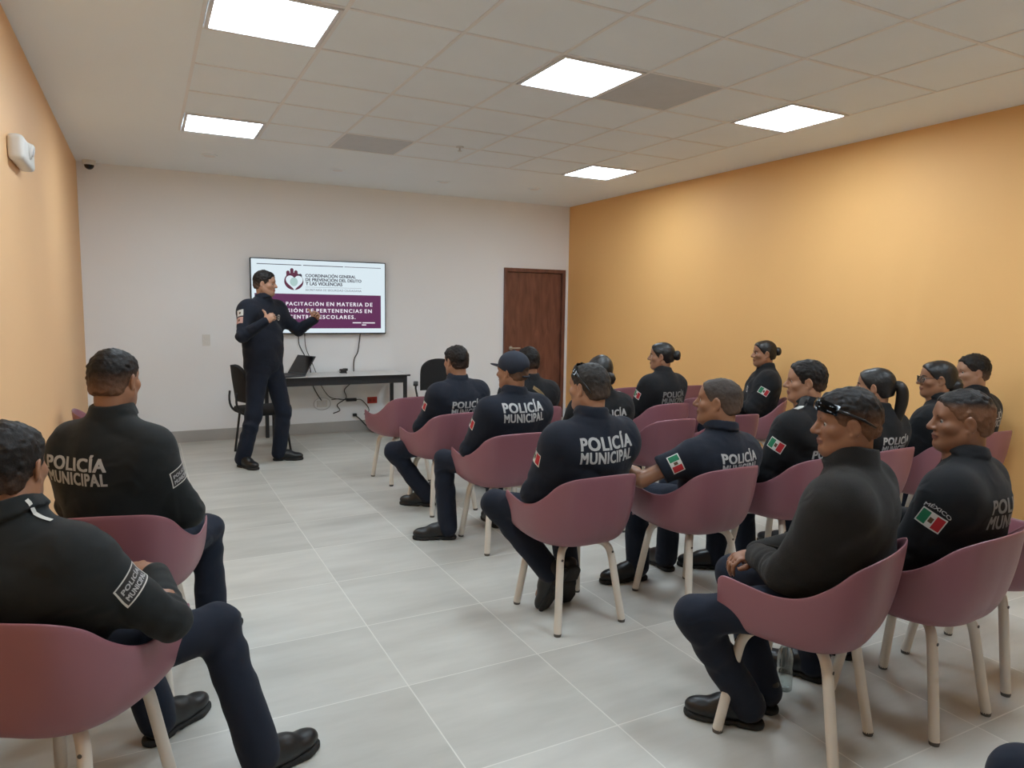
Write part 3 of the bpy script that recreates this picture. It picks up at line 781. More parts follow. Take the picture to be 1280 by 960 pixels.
# ------------------------------------------------------------------ SDF modelling
class Sdf:
    def __init__(s): s.p = []
    def cone(s, a, b, ra, rb, k=0.03, flat=False, n=None, q=1.0, wr=None, op='u', rnd=0.006):
        s.p.append(('c', np.array(a, float), np.array(b, float), ra, rb, k, flat, n, q, wr, op, rnd)); return s
    def ell(s, c, r, k=0.03, Rm=None, op='u'):
        s.p.append(('e', np.array(c, float), np.array(r, float), k, np.eye(3) if Rm is None else np.array(Rm, float), op)); return s
    def plane(s, o, n, lo, hi, k=0.004):
        s.p.append(('h', np.array(o, float), np.array(n, float), np.array(lo, float), np.array(hi, float), k)); return s
    def bbox(s):
        lo = np.full(3, 9.); hi = -lo
        for p in s.p:
            if p[0] == 'c' and p[10] == 'u':
                rr = max(p[3], p[4]) * max(1, p[8])
                lo = np.minimum(lo, np.minimum(p[1], p[2]) - rr); hi = np.maximum(hi, np.maximum(p[1], p[2]) + rr)
            elif p[0] == 'e' and p[5] == 'u':
                rr = np.sqrt(((p[4] * p[2][None, :]) ** 2).sum(1))
                lo = np.minimum(lo, p[1] - rr); hi = np.maximum(hi, p[1] + rr)
        return lo - 0.03, hi + 0.03
    def eval(s, xs, ys, zs):
        D = np.full((len(xs), len(ys), len(zs)), 1.0, np.float32)
        for p in s.p:
            if p[0] == 'c':
                _, a, b, ra, rb, k, flat, n, q, wr, op, rnd = p
                m = max(ra, rb) * max(1, q) + k + 0.03
                lo = np.minimum(a, b) - m; hi = np.maximum(a, b) + m
            elif p[0] == 'e':
                _, c, r, k, Rm, op = p
                rr = np.sqrt(((Rm * r[None, :]) ** 2).sum(1)) + k + 0.03
                lo = c - rr; hi = c + rr
            else:
                _, o, n, lo, hi, k = p; op = 's'
            i0, i1 = np.searchsorted(xs, lo[0]), np.searchsorted(xs, hi[0])
            j0, j1 = np.searchsorted(ys, lo[1]), np.searchsorted(ys, hi[1])
            k0, k1 = np.searchsorted(zs, lo[2]), np.searchsorted(zs, hi[2])
            if i1 <= i0 or j1 <= j0 or k1 <= k0: continue
            X = xs[i0:i1, None, None]; Y = ys[None, j0:j1, None]; Z = zs[None, None, k0:k1]
            if p[0] == 'c':
                ba = b - a; L2 = ba @ ba; L = math.sqrt(L2)
                px, py, pz = X - a[0], Y - a[1], Z - a[2]
                tr = (px * ba[0] + py * ba[1] + pz * ba[2]) / L2
                t = np.clip(tr, 0, 1)
                dx, dy, dz = px - t * ba[0], py - t * ba[1], pz - t * ba[2]
                if n is not None:
                    nn = (dx * n[0] + dy * n[1] + dz * n[2]) * (1 - 1 / q)
                    dx = dx - n[0] * nn; dy = dy - n[1] * nn; dz = dz - n[2] * nn
                rad = ra + (rb - ra) * t
                if wr is not None:
                    amp, freq, tc, wd = wr
                    rad = rad + amp * np.sin(freq * tr * L + 9 * dx / max(ra, .01) * .25 + 7 * dy) * np.exp(-((tr - tc) / wd) ** 2)
                if flat:
                    wx, wy, wz = px - tr * ba[0], py - tr * ba[1], pz - tr * ba[2]
                    if n is not None:
                        nn = (wx * n[0] + wy * n[1] + wz * n[2]) * (1 - 1 / q)
                        wx = wx - n[0] * nn; wy = wy - n[1] * nn; wz = wz - n[2] * nn
                    dr = np.sqrt(wx * wx + wy * wy + wz * wz) - rad + rnd
                    da = np.abs(tr - 0.5) * L - L / 2 + rnd
                    d = np.minimum(np.maximum(dr, da), 0) + np.sqrt(np.maximum(dr, 0) ** 2 + np.maximum(da, 0) ** 2) - rnd
                else:
                    d = np.sqrt(dx * dx + dy * dy + dz * dz) - rad
            elif p[0] == 'e':
                px, py, pz = X - c[0], Y - c[1], Z - c[2]
                lx = px * Rm[0, 0] + py * Rm[1, 0] + pz * Rm[2, 0]
                ly = px * Rm[0, 1] + py * Rm[1, 1] + pz * Rm[2, 1]
                lz = px * Rm[0, 2] + py * Rm[1, 2] + pz * Rm[2, 2]
                k_0 = np.sqrt((lx / r[0]) ** 2 + (ly / r[1]) ** 2 + (lz / r[2]) ** 2)
                k_1 = np.sqrt((lx / r[0] ** 2) ** 2 + (ly / r[1] ** 2) ** 2 + (lz / r[2] ** 2) ** 2) + 1e-6
                d = k_0 * (k_0 - 1) / k_1
            else:
                d = -((X - o[0]) * n[0] + (Y - o[1]) * n[1] + (Z - o[2]) * n[2])
            S = D[i0:i1, j0:j1, k0:k1]
            if op == 'u':
                h = np.maximum(k - np.abs(S - d), 0) / max(k, 1e-6)
                D[i0:i1, j0:j1, k0:k1] = np.minimum(S, d) - h * h * k * 0.25
            else:
                d = -d
                h = np.maximum(k - np.abs(S - d), 0) / max(k, 1e-6)
                D[i0:i1, j0:j1, k0:k1] = np.maximum(S, d) + h * h * k * 0.25
        return D

def lines(lo, hi, base, fine=()):
    out = [lo]; x = lo
    while x < hi:
        h = base
        for a, b, f in fine:
            if a <= x <= b: h = min(h, f)
            elif x < a: h = min(h, max(f, a - x + f * 0.5))
        x += h; out.append(x)
    return np.array(out, np.float32)

OFF = np.array([(i, j, k) for i in (0, 1) for j in (0, 1) for k in (0, 1)])
EDG = [(0, 1), (0, 2), (0, 4), (1, 3), (1, 5), (2, 3), (2, 6), (3, 7), (4, 5), (4, 6), (5, 7), (6, 7)]
def nets(D, xs, ys, zs):
    s = D < 0
    c = s.astype(np.uint8)
    tot = c[:-1, :-1, :-1] + c[1:, :-1, :-1] + c[:-1, 1:, :-1] + c[1:, 1:, :-1] + c[:-1, :-1, 1:] + c[1:, :-1, 1:] + c[:-1, 1:, 1:] + c[1:, 1:, 1:]
    act = (tot > 0) & (tot < 8)
    ijk = np.argwhere(act)
    idx = np.full(act.shape, -1, np.int32); idx[act] = np.arange(len(ijk))
    vals = []; pos = []
    for o in OFF:
        q = ijk + o
        vals.append(D[q[:, 0], q[:, 1], q[:, 2]])
        pos.append(np.stack([xs[q[:, 0]], ys[q[:, 1]], zs[q[:, 2]]], 1))
    acc = np.zeros((len(ijk), 3)); cnt = np.zeros(len(ijk))
    for a, b in EDG:
        va, vb = vals[a], vals[b]
        m = (va < 0) != (vb < 0)
        t = np.where(m, va / np.where(m, va - vb, 1), 0)
        P = pos[a] + (pos[b] - pos[a]) * t[:, None]
        acc += P * m[:, None]; cnt += m
    V = acc / cnt[:, None]
    F = []
    def quads(m, cells):
        e = np.argwhere(m[0])
        if not len(e): return
        flip = m[1][m[0]]
        q = [idx[tuple((e + np.array(o)).T)] for o in cells]
        q = np.stack(q, 1)
        q[~flip] = q[~flip][:, ::-1]
        F.append(q)
    a = s[:-1, 1:-1, 1:-1]; b = s[1:, 1:-1, 1:-1]; quads((a != b, a), [(0, 0, 0), (0, 1, 0), (0, 1, 1), (0, 0, 1)])
    a = s[1:-1, :-1, 1:-1]; b = s[1:-1, 1:, 1:-1]; quads((a != b, a), [(0, 0, 0), (0, 0, 1), (1, 0, 1), (1, 0, 0)])
    a = s[1:-1, 1:-1, :-1]; b = s[1:-1, 1:-1, 1:]; quads((a != b, a), [(0, 0, 0), (1, 0, 0), (1, 1, 0), (0, 1, 0)])
    F = np.concatenate(F)
    F = F[(F >= 0).all(1)]
    return V, F

def cloth_noise(D, xs, ys, zs, amp, seed):
    rs = np.random.RandomState(seed); ph = rs.rand(8) * 6.28
    m = np.abs(D) < 0.03
    i, j, k = np.nonzero(m)
    x, y, z = xs[i], ys[j], zs[k]
    w = .7 * np.sin(7 * x + ph[0]) + .7 * np.sin(6.5 * z + ph[1]) + .6 * np.sin(9 * y + ph[2])
    n = .5 * (1 - 2 * np.abs(np.sin(.5 * (24 * (x * .5 + z * .8) + 3.0 * w + ph[3])))) + .42 * (1 - 2 * np.abs(np.sin(.5 * (30 * (z * .75 - y * .6 - x * .35) + 2.6 * w + ph[4])))) + .2 * np.sin(52 * (x * .8 - z * .5 + y * .3) + 3 * w + ph[5])
    n = np.sign(n) * np.abs(n) ** 0.8
    D[m] += (amp * n).astype(np.float32)

def rough_noise(D, amp, seed):
    rs = np.random.RandomState(seed); n = rs.randn(*D.shape).astype(np.float32)
    for ax in range(3): n = (n + np.roll(n, 1, ax) + np.roll(n, -1, ax)) / 1.9
    D += amp * n

def build(sdf, name, base, fine=((), (), ()), mats=(), noise=0.0, seed=0, post=None, rough=0.0):
    lo, hi = sdf.bbox()
    xs, ys, zs = (lines(lo[a], hi[a], base, fine[a]) for a in range(3))
    D = sdf.eval(xs, ys, zs)
    if noise: cloth_noise(D, xs, ys, zs, noise, seed)
    if rough: rough_noise(D, rough, seed)
    V, F = nets(D, xs, ys, zs)
    midx = post(V, F) if post else None
    return mesh_np(name, V, F, True, mats, midx)

def rot3(yaw, pitch, roll):
    """columns = local axes; yaw + = turn left, pitch + = look up, roll + = tilt to own right"""
    return np.array(Matrix.Rotation(yaw, 3, 'Z') @ Matrix.Rotation(pitch, 3, 'X') @ Matrix.Rotation(roll, 3, 'Y'))

# ------------------------------------------------------------------ head pieces (head-local sdf added at origin o, rotation Rm, scale s)
class HeadFrame:
    def __init__(s, o, Rm, sc): s.o = np.array(o, float); s.R = Rm; s.s = sc
    def pt(s, p): return s.o + s.R @ (np.array(p, float) * s.s)
    def mat(s):
        m = Matrix(s.R.tolist()).to_4x4(); m.translation = Vector(s.o); return m @ Matrix.Scale(s.s, 4)

def head_prims(S, H, female=False, jaw=1.0, nose=1.0):
    c = lambda a, b, ra, rb, k, **kw: S.cone(H.pt(a), H.pt(b), ra * H.s, rb * H.s, k * H.s, **kw)
    def e(p, r, k, rot=None, op='u'):
        S.ell(H.pt(p), np.array(r) * H.s, k * H.s, H.R if rot is None else H.R @ rot, op)
    e((0, -.014, .026), (.0745, .095, .086), .02)
    e((0, .028, -.03), (.060, .064, .078), .03)
    j = (0.92 if female else 1.0) * jaw
    c((-.050 * j, -.004, -.052), (-.018 * j, .058, -.092), .026, .022, .03)
    c((.050 * j, -.004, -.052), (.018 * j, .058, -.092), .026, .022, .03)
    e((0, .068, -.094), (.024 * j, .02, .018), .02)
    for sx in (-1, 1):
        e((sx * .044, .056, -.022), (.02, .022, .018), .025)
    if not female: c((-.034, .076, .021), (.034, .076, .021), .011, .011, .018)
    e((0, .047, .046), (.057, .040, .045), .03)
    for sx in (-1, 1):
        e((sx * .031, .091, .001), (.0165, .012, .0105), .012, op='s')
    c((0, .086, .012), (0, .108 * (0.5 + nose * .5), -.026), .0085, .0125 * nose, .010)
    for sx in (-1, 1): e((sx * .0125, .096, -.031), (.0085, .010, .0075), .008)
    e((0, .0885, -.0565), (.023, .0095, .0065), .008)
    e((0, .0865, -.068), (.019, .0095, .0072), .006)
    c((-.020, .098, -.0622), (.020, .098, -.0622), .0014, .0014, .003, op='s')
    for sx in (-1, 1):
        rt = np.array(Matrix.Rotation(R(-14) * 1, 3, 'X') @ Matrix.Rotation(sx * R(22), 3, 'Z'))
        e((sx * .0775, -.006, -.004), (.0075, .0185, .031), .006, rt)
        e((sx * .0845, -.001, -.002), (.006, .010, .0185), .005, rt, 's')
        e((sx * .0745, .001, -.033), (.006, .007, .008), .006)

def neck_prims(S, H, base, r0=.056, r1=.06):
    S.cone(H.pt((0, -.028, -.045)), base, r0 * H.s, r1 * H.s, .03)
    S.cone(H.pt((0, .01, -.075)), base + np.array([0, .02, -.01]), .040 * H.s, .05 * H.s, .03)

def hair_sdf(style, H):
    S = Sdf()
    def e(p, r, k=.01, rot=None, op='u'): S.ell(H.pt(p), np.array(r) * H.s, k * H.s, H.R if rot is None else H.R @ rot, op)
    c = lambda a, b, ra, rb, k=.01, **kw: S.cone(H.pt(a), H.pt(b), ra * H.s, rb * H.s, k * H.s, **kw)
    def pl(o, n, k=.006):
        n = np.array(n, float); n /= np.linalg.norm(n)
        S.plane(H.pt(o), H.R @ n, H.o - .26, H.o + .26, k)      # removes the side n points to
    men = style in ('short', 'fade', 'buzz', 'crew')
    t = dict(short=.0065, fade=.0038, buzz=.0032, crew=.007).get(style, .007)
    top = dict(short=.010, fade=.011, buzz=.001, crew=.015).get(style, .004)
    e((0, -.015, .026 + top * .5), (.0745 + t * .8, .095 + t, .086 + t * .8 + top * .5), .01)
    e((0, .047, .046 + top * .3), (.057 + t, .040 + t, .045 + t), .03)
    e((0, -.058, -.028), (.058, .047, .055), .03)
    if men:
        pl((0, .083, .073), (0, .85, -.52), .014)
        pl((0, 0, -.072), (0, -.25, -1), .014)
        for sx in (-1, 1): e((sx * .083, .004, -.014), (.018, .027, .036), .006, op='s')
    else:
        pl((0, .084, .073), (0, .82, -.57), .012)
        pl((0, 0, -.072), (0, -.25, -1))
        for sx in (-1, 1): e((sx * .086, .006, -.018), (.015, .022, .034), .006, op='s')
    return S

# ------------------------------------------------------------------ hands
def hand_prims(S, W, d, pn, side, curl=0.5, thumb='relaxed', s=1.0):
    """W wrist, d direction of the fingers, pn palm normal (out of the palm), side: unit vector to the thumb side"""
    d = d / np.linalg.norm(d); pn = pn - d * (pn @ d); pn /= np.linalg.norm(pn)
    th = np.cross(pn, d); th = th / np.linalg.norm(th)
    if th @ side < 0: th = -th
    P = lambda x, y, z: W + (th * x + d * y + pn * z) * s
    S.cone(P(0, -.03, 0), P(0, .015, 0), .027 * s, .026 * s, .012, n=pn, q=.75)
    Rm = np.stack([th, d, pn], 1)
    S.ell(P(0, .05, 0), np.array([.042, .05, .016]) * s, .012, Rm)
    S.ell(P(.022, .032, .008), np.array([.018, .03, .014]) * s, .01, Rm)
    for i, (x, ln) in enumerate(((.031, .072), (.0105, .080), (-.0105, .074), (-.030, .058))):
        a = P(x, .085 if i in (1, 2) else .08, -.002)
        ang = 0.0; p = a; r = .0088 - .0006 * (i == 3)
        for q, fr in enumerate((.46, .30, .24)):
            ang += curl * (0.95, 1.25, 0.9)[q] * (1 + .06 * i)
            dd = d * math.cos(ang) + pn * math.sin(ang)
            n = p + dd * ln * fr * s
            S.cone(p, n, r * s, (r - .0007) * s, .003); p = n; r -= .0007
    b = P(.030, .022, .008)
    if thumb == 'up':
        pts = [b, P(.055, .045, .010), P(.082, .052, .008), P(.106, .050, .004)]
    elif thumb == 'relaxed':
        pts = [b, P(.050, .045, .014), P(.056, .074, .020), P(.052, .097, .024)]
    rr = [.0135, .0115, .0105, .0085]
    for q in range(3): S.cone(pts[q], pts[q + 1], rr[q] * s, rr[q + 1] * s, .006)

def ik(S, T, l1, l2, hint):
    S, T, hint = (np.array(v, float) for v in (S, T, hint))
    d = T - S; L = np.linalg.norm(d)
    L = min(L, (l1 + l2) * .999); d = d / np.linalg.norm(d); T = S + d * L
    a = (l1 * l1 - l2 * l2 + L * L) / (2 * L); h = math.sqrt(max(l1 * l1 - a * a, 1e-6))
    n = hint - d * (hint @ d); n /= np.linalg.norm(n)
    return S + d * a + n * h, T

# ------------------------------------------------------------------ shoes (shared)
def shoe_meshes():
    S = Sdf()
    S.ell((0, .135, .040), (.046, .075, .038), .03)
    S.cone((0, -.035, .055), (0, .085, .050), .040, .040, .03)
    S.cone((0, -.026, .06), (0, -.026, .118), .043, .040, .03, flat=True)
    S.cone((0, -.03, .10), (0, .06, .07), .036, .036, .04)
    S.plane((0, 0, .018), (0, 0, -1), (-.2, -.2, -.1), (.2, .3, .05), .003)
    up = build(S, 'shoe_upper', .0065, mats=[M['shoe']])
    S = Sdf()
    for a, b, r0, r1 in (((0, -.040), (0, .03), .042, .036), ((0, .03), (.004, .135), .036, .048), ((.004, .135), (.002, .170), .048, .043)):
        S.cone((a[0], a[1], .012), (b[0], b[1], .012), r0, r1, .02)
    S.plane((0, 0, .024), (0, 0, 1), (-.2, -.2, -.1), (.2, .3, .2), .003)
    S.plane((0, 0, .0), (0, 0, -1), (-.2, -.2, -.1), (.2, .3, .2), .003)
    S.cone((-.06, .028, -.006), (.06, .028, -.006), .016, .016, .004, op='s')      # arch before the heel
    so = build(S, 'shoe_sole', .006, mats=[M['sole']])
    # laces
    bm = bmesh.new()
    for k in range(4):
        y = .035 + k * .017; z = .094 - k * .0075
        add_tube(bm, [(-.024, y, z - .008), (0, y + .004, z), (.024, y, z - .008)], .0028, seg=6)
    la = bm_mesh('shoe_laces', bm, [M['black_plastic']], True)
    return up, so, la
SHOE_UP, SHOE_SOLE, SHOE_LACE = shoe_meshes()

# shared head accessories (head-local, unit scale)
def eye_mesh():
    bm = bmesh.new(); bmesh.ops.create_uvsphere(bm, u_segments=16, v_segments=12, radius=.0113)
    for f in bm.faces:
        c = f.calc_center_median().normalized()
        f.material_index = 1 if c.y > .80 else 0
    return bm_mesh('eyeball', bm, [M['eye_white'], M['iris']], True)
EYE = eye_mesh()
def brow_mesh(sx):
    bm = bmesh.new()
    add_tube(bm, [(sx * .014, .0905, .0175), (sx * .026, .0895, .0225), (sx * .038, .083, .0230), (sx * .049, .071, .0170)], [.0028, .0036, .0032, .0014], seg=8)
    return bm_mesh('eyebrow', bm, [M['brow']], True)
BROW = {s: brow_mesh(s) for s in (-1, 1)}
def lens_outline(sx, w, h, y0, z0, n=20):
    pts = []
    for a in np.linspace(0, 2 * PI, n, endpoint=False):
        cx, cz = math.cos(a), math.sin(a)
        x = sx * .034 + w * math.copysign(abs(cx) ** .7, cx); z = z0 + h * math.copysign(abs(cz) ** .7, cz)
        pts.append(Vector((x, y0 - 6.0 * x * x, z)))
    return pts
def spectacles():
    bm = bmesh.new()
    for sx in (-1, 1):
        p = lens_outline(sx, .026, .020, .112, -.002); add_tube(bm, p + [p[0]], .0020, seg=6, caps=False)
    add_tube(bm, [(-.009, .1115, .004), (0, .113, .006), (.009, .1115, .004)], .0018, seg=6)
    for sx in (-1, 1): add_tube(bm, [(sx * .060, .091, .006), (sx * .076, .06, .010), (sx * .0815, .0, .010), (sx * .080, -.02, .002)], .0020, seg=6)
    f = bm_mesh('spectacle_frame', bm, [M['frame_black']], True)
    bm = bmesh.new()
    for sx in (-1, 1):
        vs = [bm.verts.new(p) for p in lens_outline(sx, .0255, .0195, .112, -.002)]; bm.faces.new(vs)
    r = bmesh.ops.solidify(bm, geom=bm.faces[:], thickness=.0012)
    return f, bm_mesh('spectacle_lens', bm, [M['clear']], True)
SPEC_F, SPEC_L = spectacles()
def sunglasses():
    """wrap-around sunglasses, in head-local coordinates, pushed up on the head"""
    bm = bmesh.new()
    rows = []
    for a in np.linspace(R(-62), R(62), 25):
        x = .082 * math.sin(a); y = .115 * math.cos(a) - .012
        hh = .021 * (1 - .25 * abs(math.sin(a)) ** 3) - (.006 if abs(a) < R(6) else 0)
        rows.append((bm.verts.new((x, y, hh)), bm.verts.new((x * 1.03, y + .004, 0)), bm.verts.new((x, y, -hh))))
    for i in range(len(rows) - 1):
        for k in range(2): bm.faces.new((rows[i][k], rows[i + 1][k], rows[i + 1][k + 1], rows[i][k + 1]))
    bmesh.ops.solidify(bm, geom=bm.faces[:], thickness=.003)
    lens = bm_mesh('sunglass_lens', bm, [M['glass_black']], True)
    arms = []
    for sx in (-1, 1):
        bm = bmesh.new()
        add_tube(bm, [(sx * .073, .043, .004), (sx * .084, .010, .002), (sx * .086, -.040, .0), (sx * .083, -.085, -.010)], [.0055, .005, .0045, .004], seg=8)
        arms.append(bm_mesh('sunglass_arm', bm, [M['frame_black']], True))
    return lens, arms
SUN_L, SUN_A = sunglasses()

# lettering templates
T_POL = text_mesh('POLICÍA', .042, 1.10, (20, 5))
T_MUN = text_mesh('MUNICIPAL', .042, 1.10, (20, 4))
T_MEX = text_mesh('MÉXICO', .02, 1.0, (12, 3))

def bvh_of(me):
    V = [v.co.copy() for v in me.vertices]
    return BVHTree.FromPolygons(V, [tuple(p.vertices) for p in me.polygons])

def project(bvh, uv, c, ux, uy, dirn, lift=.0025, start=.35):
    """lay flat points (u,v) on the surface: ray from c + u*ux + v*uy - dirn*start along dirn"""
    out = []; last = None
    for u, v in uv:
        o = c + ux * float(u) + uy * float(v)
        h, nrm, i, d = bvh.ray_cast(o - dirn * start, dirn)
        if h is None or (h - o).length > .30: h = (o + dirn * ((last or 0.0)))
        else: last = (h - o).dot(dirn)
        out.append(h - dirn * lift)
    return out

def patch_mesh(name, bvh, c, ux, uy, dirn, w, h, nx, ny, mats, midf, lift=.002):
    us = np.linspace(-w / 2, w / 2, nx + 1); vs = np.linspace(-h / 2, h / 2, ny + 1)
    P = project(bvh, [(u, v) for v in vs for u in us], c, ux, uy, dirn, lift)
    F = []; mi = []
    for j in range(ny):
        for i in range(nx):
            F.append((j * (nx + 1) + i, j * (nx + 1) + i + 1, (j + 1) * (nx + 1) + i + 1, (j + 1) * (nx + 1) + i)); mi.append(midf((i + .5) / nx, (j + .5) / ny))
    bm = bmesh.new(); bv = [bm.verts.new(p) for p in P]
    for f, m in zip(F, mi):
        q = bm.faces.new([bv[k] for k in f]); q.material_index = m
    bm.normal_update()
    if sum((f.normal.dot(-dirn) for f in bm.faces)) < 0: bmesh.ops.reverse_faces(bm, faces=bm.faces[:])
    me = bpy.data.meshes.new(name); bm.to_mesh(me); bm.free()
    for m in mats: me.materials.append(m)
    return me

# ------------------------------------------------------------------ the person
NP = np.array
def person(name='person', pos=(0, 0), yaw=0, label='', group=None, stand=False, top=1.29, b=1.0, w=1.0, female=False, skin='medium', hair='short', haircol=None,
           lean=8, hunch=0, head_yaw=None, head_pitch=0, head_roll=0, twist=0, armL=None, armR=None, footL=None, footR=None, hipy=-.065,
           shirt='shirt_navy', sleeve='long', text=None, tz=.84, tx=0.0, tw=.27, tmat='letter', flag=None, patchR=False, flagf=.30, collar=.03,
           glasses=None, cap=False, bun=None, extra=None, fine=False, shirt_name='shirt', thumb=('relaxed', 'relaxed'), curl=.55, handdir=None, fadeamt=1.0, fadez=None, shd=0.0, headx=0.0, fwid=.095, hs=1.0,
           look=(1.0, 7.1), jaw=1.0, seed=1, res=.009, nogaze=False, zip_=False):
    rz = R(yaw)
    root = empty(name, (pos[0], pos[1], 0), rz)
    tag(root, label, 'person', group)
    # ---- skeleton
    hs = hs * .98
    if stand:
        hipz = .93 * top / 1.84; P = NP([0, 0, hipz + .02])
    else:
        hipz = .535; P = NP([0, hipy, hipz + .02])
    la = -R(lean)                                     # lean back positive
    up = NP([0, math.sin(la), math.cos(la)]); fw = NP([0, math.cos(la), -math.sin(la)])
    tr = np.array(Matrix.Rotation(R(twist), 3, 'Z')); fw = tr @ fw; up = tr @ up; rt = np.cross(fw, up)
    # torso length from the wanted head top
    headh = .113 * hs + .012
    tl = (top - headh - .142 * hs - P[2]) / math.cos(la)
    neck = P + up * tl + fw * (.03 + hunch * .5)      # base of the neck
    sh = P + up * (tl - .112 - shd) + fw * (.008 + hunch * .4)
    k = tl / .48
    shw = (.160 if female else .180) * w
    SL, SR = sh - rt * shw, sh + rt * shw
    # head
    hc = NP([neck[0], neck[1] + .018 + .03 * math.sin(R(lean)), 0]) + fw * 0.0
    hc[2] = top - headh
    hc += NP([rt[0], rt[1], 0]) * headx
    if head_yaw is None:
        dx, dy = look[0] - pos[0], look[1] - pos[1]
        want = math.degrees(math.atan2(-dx, dy)) - yaw
        want = (want + 180) % 360 - 180
        head_yaw = max(-65, min(65, want * .92))
    HR = rot3(R(head_yaw), R(head_pitch), R(head_roll))
    H = HeadFrame(hc, HR, hs)
    # arms
    ua, fa = .285 * (1 if not female else .94), .245 * (1 if not female else .94)
    if armL is None: armL = (-.075, .175, .715)
    if armR is None: armR = (.075, .175, .715)
    def arm(S, spec, sx):
        t = NP(spec[:3], dtype=float); hint = NP(spec[3:6], dtype=float) if len(spec) >= 6 else NP([sx * .44, -.10, -.50])
        return ik(S, t, ua, fa, hint)
    EL, WL = arm(SL, armL, -1); ER, WR = arm(SR, armR, 1)
    # legs
    hw = .092 * (1.05 if female else 1.0)
    HL, HRt = P + NP([-hw, .02, -.02]), P + NP([hw, .02, -.02])
    tlg, slg = (.43, .435) if not stand else (hipz * .475, hipz * .455)
    if stand: footL = footL or (-.13, .02, 0, 0); footR = footR or (.13, 0, 0, 0)
    else: footL = footL or (-.15, .36, 8, 0); footR = footR or (.15, .36, -8, 0)
    def leg(Hp, f, sx):
        # f = x, y, toe yaw, heel lift pitch(deg), [knee out hint]
        x, y, ty, pt = f[:4]; out = f[4] if len(f) > 4 else sx * .10
        az = .088 + (math.sin(R(pt)) * .15 if pt > 0 else 0)
        A = NP([x, y, az])
        K, A2 = ik(Hp, A, tlg, slg, NP([out, 1.0 if not stand else 1.0, .35 if not stand else .0]))
        return K, A2
    KL, AL = leg(HL, footL, -1); KR, AR = leg(HRt, footR, 1)
    # ---- torso primitives for a given offset
    B3 = np.stack([rt, fw, up], 1)
    bw = .5 + .5 * b
    def torso(S, o, top_=True):
        S.ell(P + up * .02, NP([.175 * w, .130 * b, .12]) + o, .05, B3)
        S.ell(P + up * .15 * k + fw * .015 * b, NP([.170 * w * bw, .135 * b, .16 * k]) + o, .06, B3)
        S.ell(P + up * .31 * k + fw * (-.004 + hunch * .3), NP([(.155 if female else .178) * w, .124 * (.4 + .6 * b), .17 * k]) + o, .06, B3)
        if female:
            for sx in (-1, 1): S.ell(P + up * .30 * k + fw * (.085) + rt * sx * .075, NP([.062, .055, .06]) + o, .05, B3)
        S.cone(SL + rt * .035 - up * .03 - fw * .012, SR - rt * .035 - up * .03 - fw * .012, .064 + o, .064 + o, .07)
        for s_, sx in ((SL, -1), (SR, 1)):
            S.cone(s_ - rt * sx * .045 - up * .06 - fw * .01, P + rt * sx * .115 * w + up * .14, .060 + o, .062 + o, .09)
            S.cone(s_ * .86 + neck * .14 + up * .012, neck - up * .020 - fw * .012, .036 + o, .040 + o, .07)
    def arms(S, o, both=True, stop=None):
        for s_, e_, w_ in ((SL, EL, WL), (SR, ER, WR)):
            S.ell(s_, NP([.048, .052, .056]) * (.5 + .5 * w) + o, .06)
            if stop is None:
                S.cone(s_, e_, .056 * (.6 + .4 * b) + o, .047 + o, .10, wr=(.0025 if o > 0 else 0, 105, .95, .25))
                S.cone(e_, w_, .047 + o, .034 + o, .02, wr=(.0030 if o > 0 else 0, 120, .15, .35))
            else:
                S.cone(s_, s_ + (e_ - s_) * stop, .058 * (.6 + .4 * b) + o, .064 + o, .05, flat=True)
    def legs(S, o):
        S.ell(P + NP([0, 0, -.0]), NP([.168 * w, .125 * b, .10]) + o, .05)
        for h_, k_, a_ in ((HL, KL, AL), (HRt, KR, AR)):
            lf = 1.12 if stand else 1.0
            S.cone(h_, k_, .084 * lf * (.6 + .4 * b) + o, .062 * lf + o, .05, wr=(.003 if o > 0 else 0, 60, .1, .3))
            S.cone(k_, a_ + NP([0, 0, -.012]), .062 * lf + o, (.058 * lf if o > 0 else .034) + o, .03, wr=(.0035 if o > 0 else 0, 60, .15, .4))
    # ---- body: one continuous surface
    S = Sdf()
    torso(S, -.012); 
    for s_, e_, w_ in ((SL, EL, WL), (SR, ER, WR)):
        S.ell(s_, NP([.042, .045, .048]), .04)
        S.cone(s_, e_, .043, .038, .03)
        S.cone(e_, e_ + (w_ - e_) * .35, .039, .040, .02); S.cone(e_ + (w_ - e_) * .35, w_, .040, .0265, .02)
    legs(S, -.012)
    for a_, f in ((AL, footL), (AR, footR)):
        d = NP([-math.sin(R(f[2])), math.cos(R(f[2])), 0]) * math.cos(R(max(f[3], 0))) + NP([0, 0, -1]) * math.sin(R(max(f[3], 0)))
        S.cone(a_ + NP([0, 0, -.03]), a_ + d * .12 + NP([0, 0, -.045]), .030, .024, .02)
    neck_prims(S, H, neck, .052 if female else .058, .056 if female else .064)
    head_prims(S, H, female, jaw)
    hands = []
    for sd, (e_, w_), cu, th in ((-1, (EL, WL), curl, thumb[0]), (1, (ER, WR), curl, thumb[1])):
        d = (w_ - e_) / np.linalg.norm(w_ - e_)
        pn = NP([0, 0, -1.]) ; side = NP([-sd, .2, .2])
        if handdir and handdir.get(sd):
            d2, pn, side = (NP(v, dtype=float) for v in handdir[sd]); d = d2 / np.linalg.norm(d2)
        hand_prims(S, w_, d, pn, side, cu, th, .93 if female else 1.0)
        hands.append(w_ + d * .07)
    fx, fy, fz = [], [], []
    hf = .0048 if res > .0085 else .0038
    for a_, l_ in ((0, fx), (1, fy), (2, fz)): l_.append((hc[a_] - .125, hc[a_] + .13, hf))
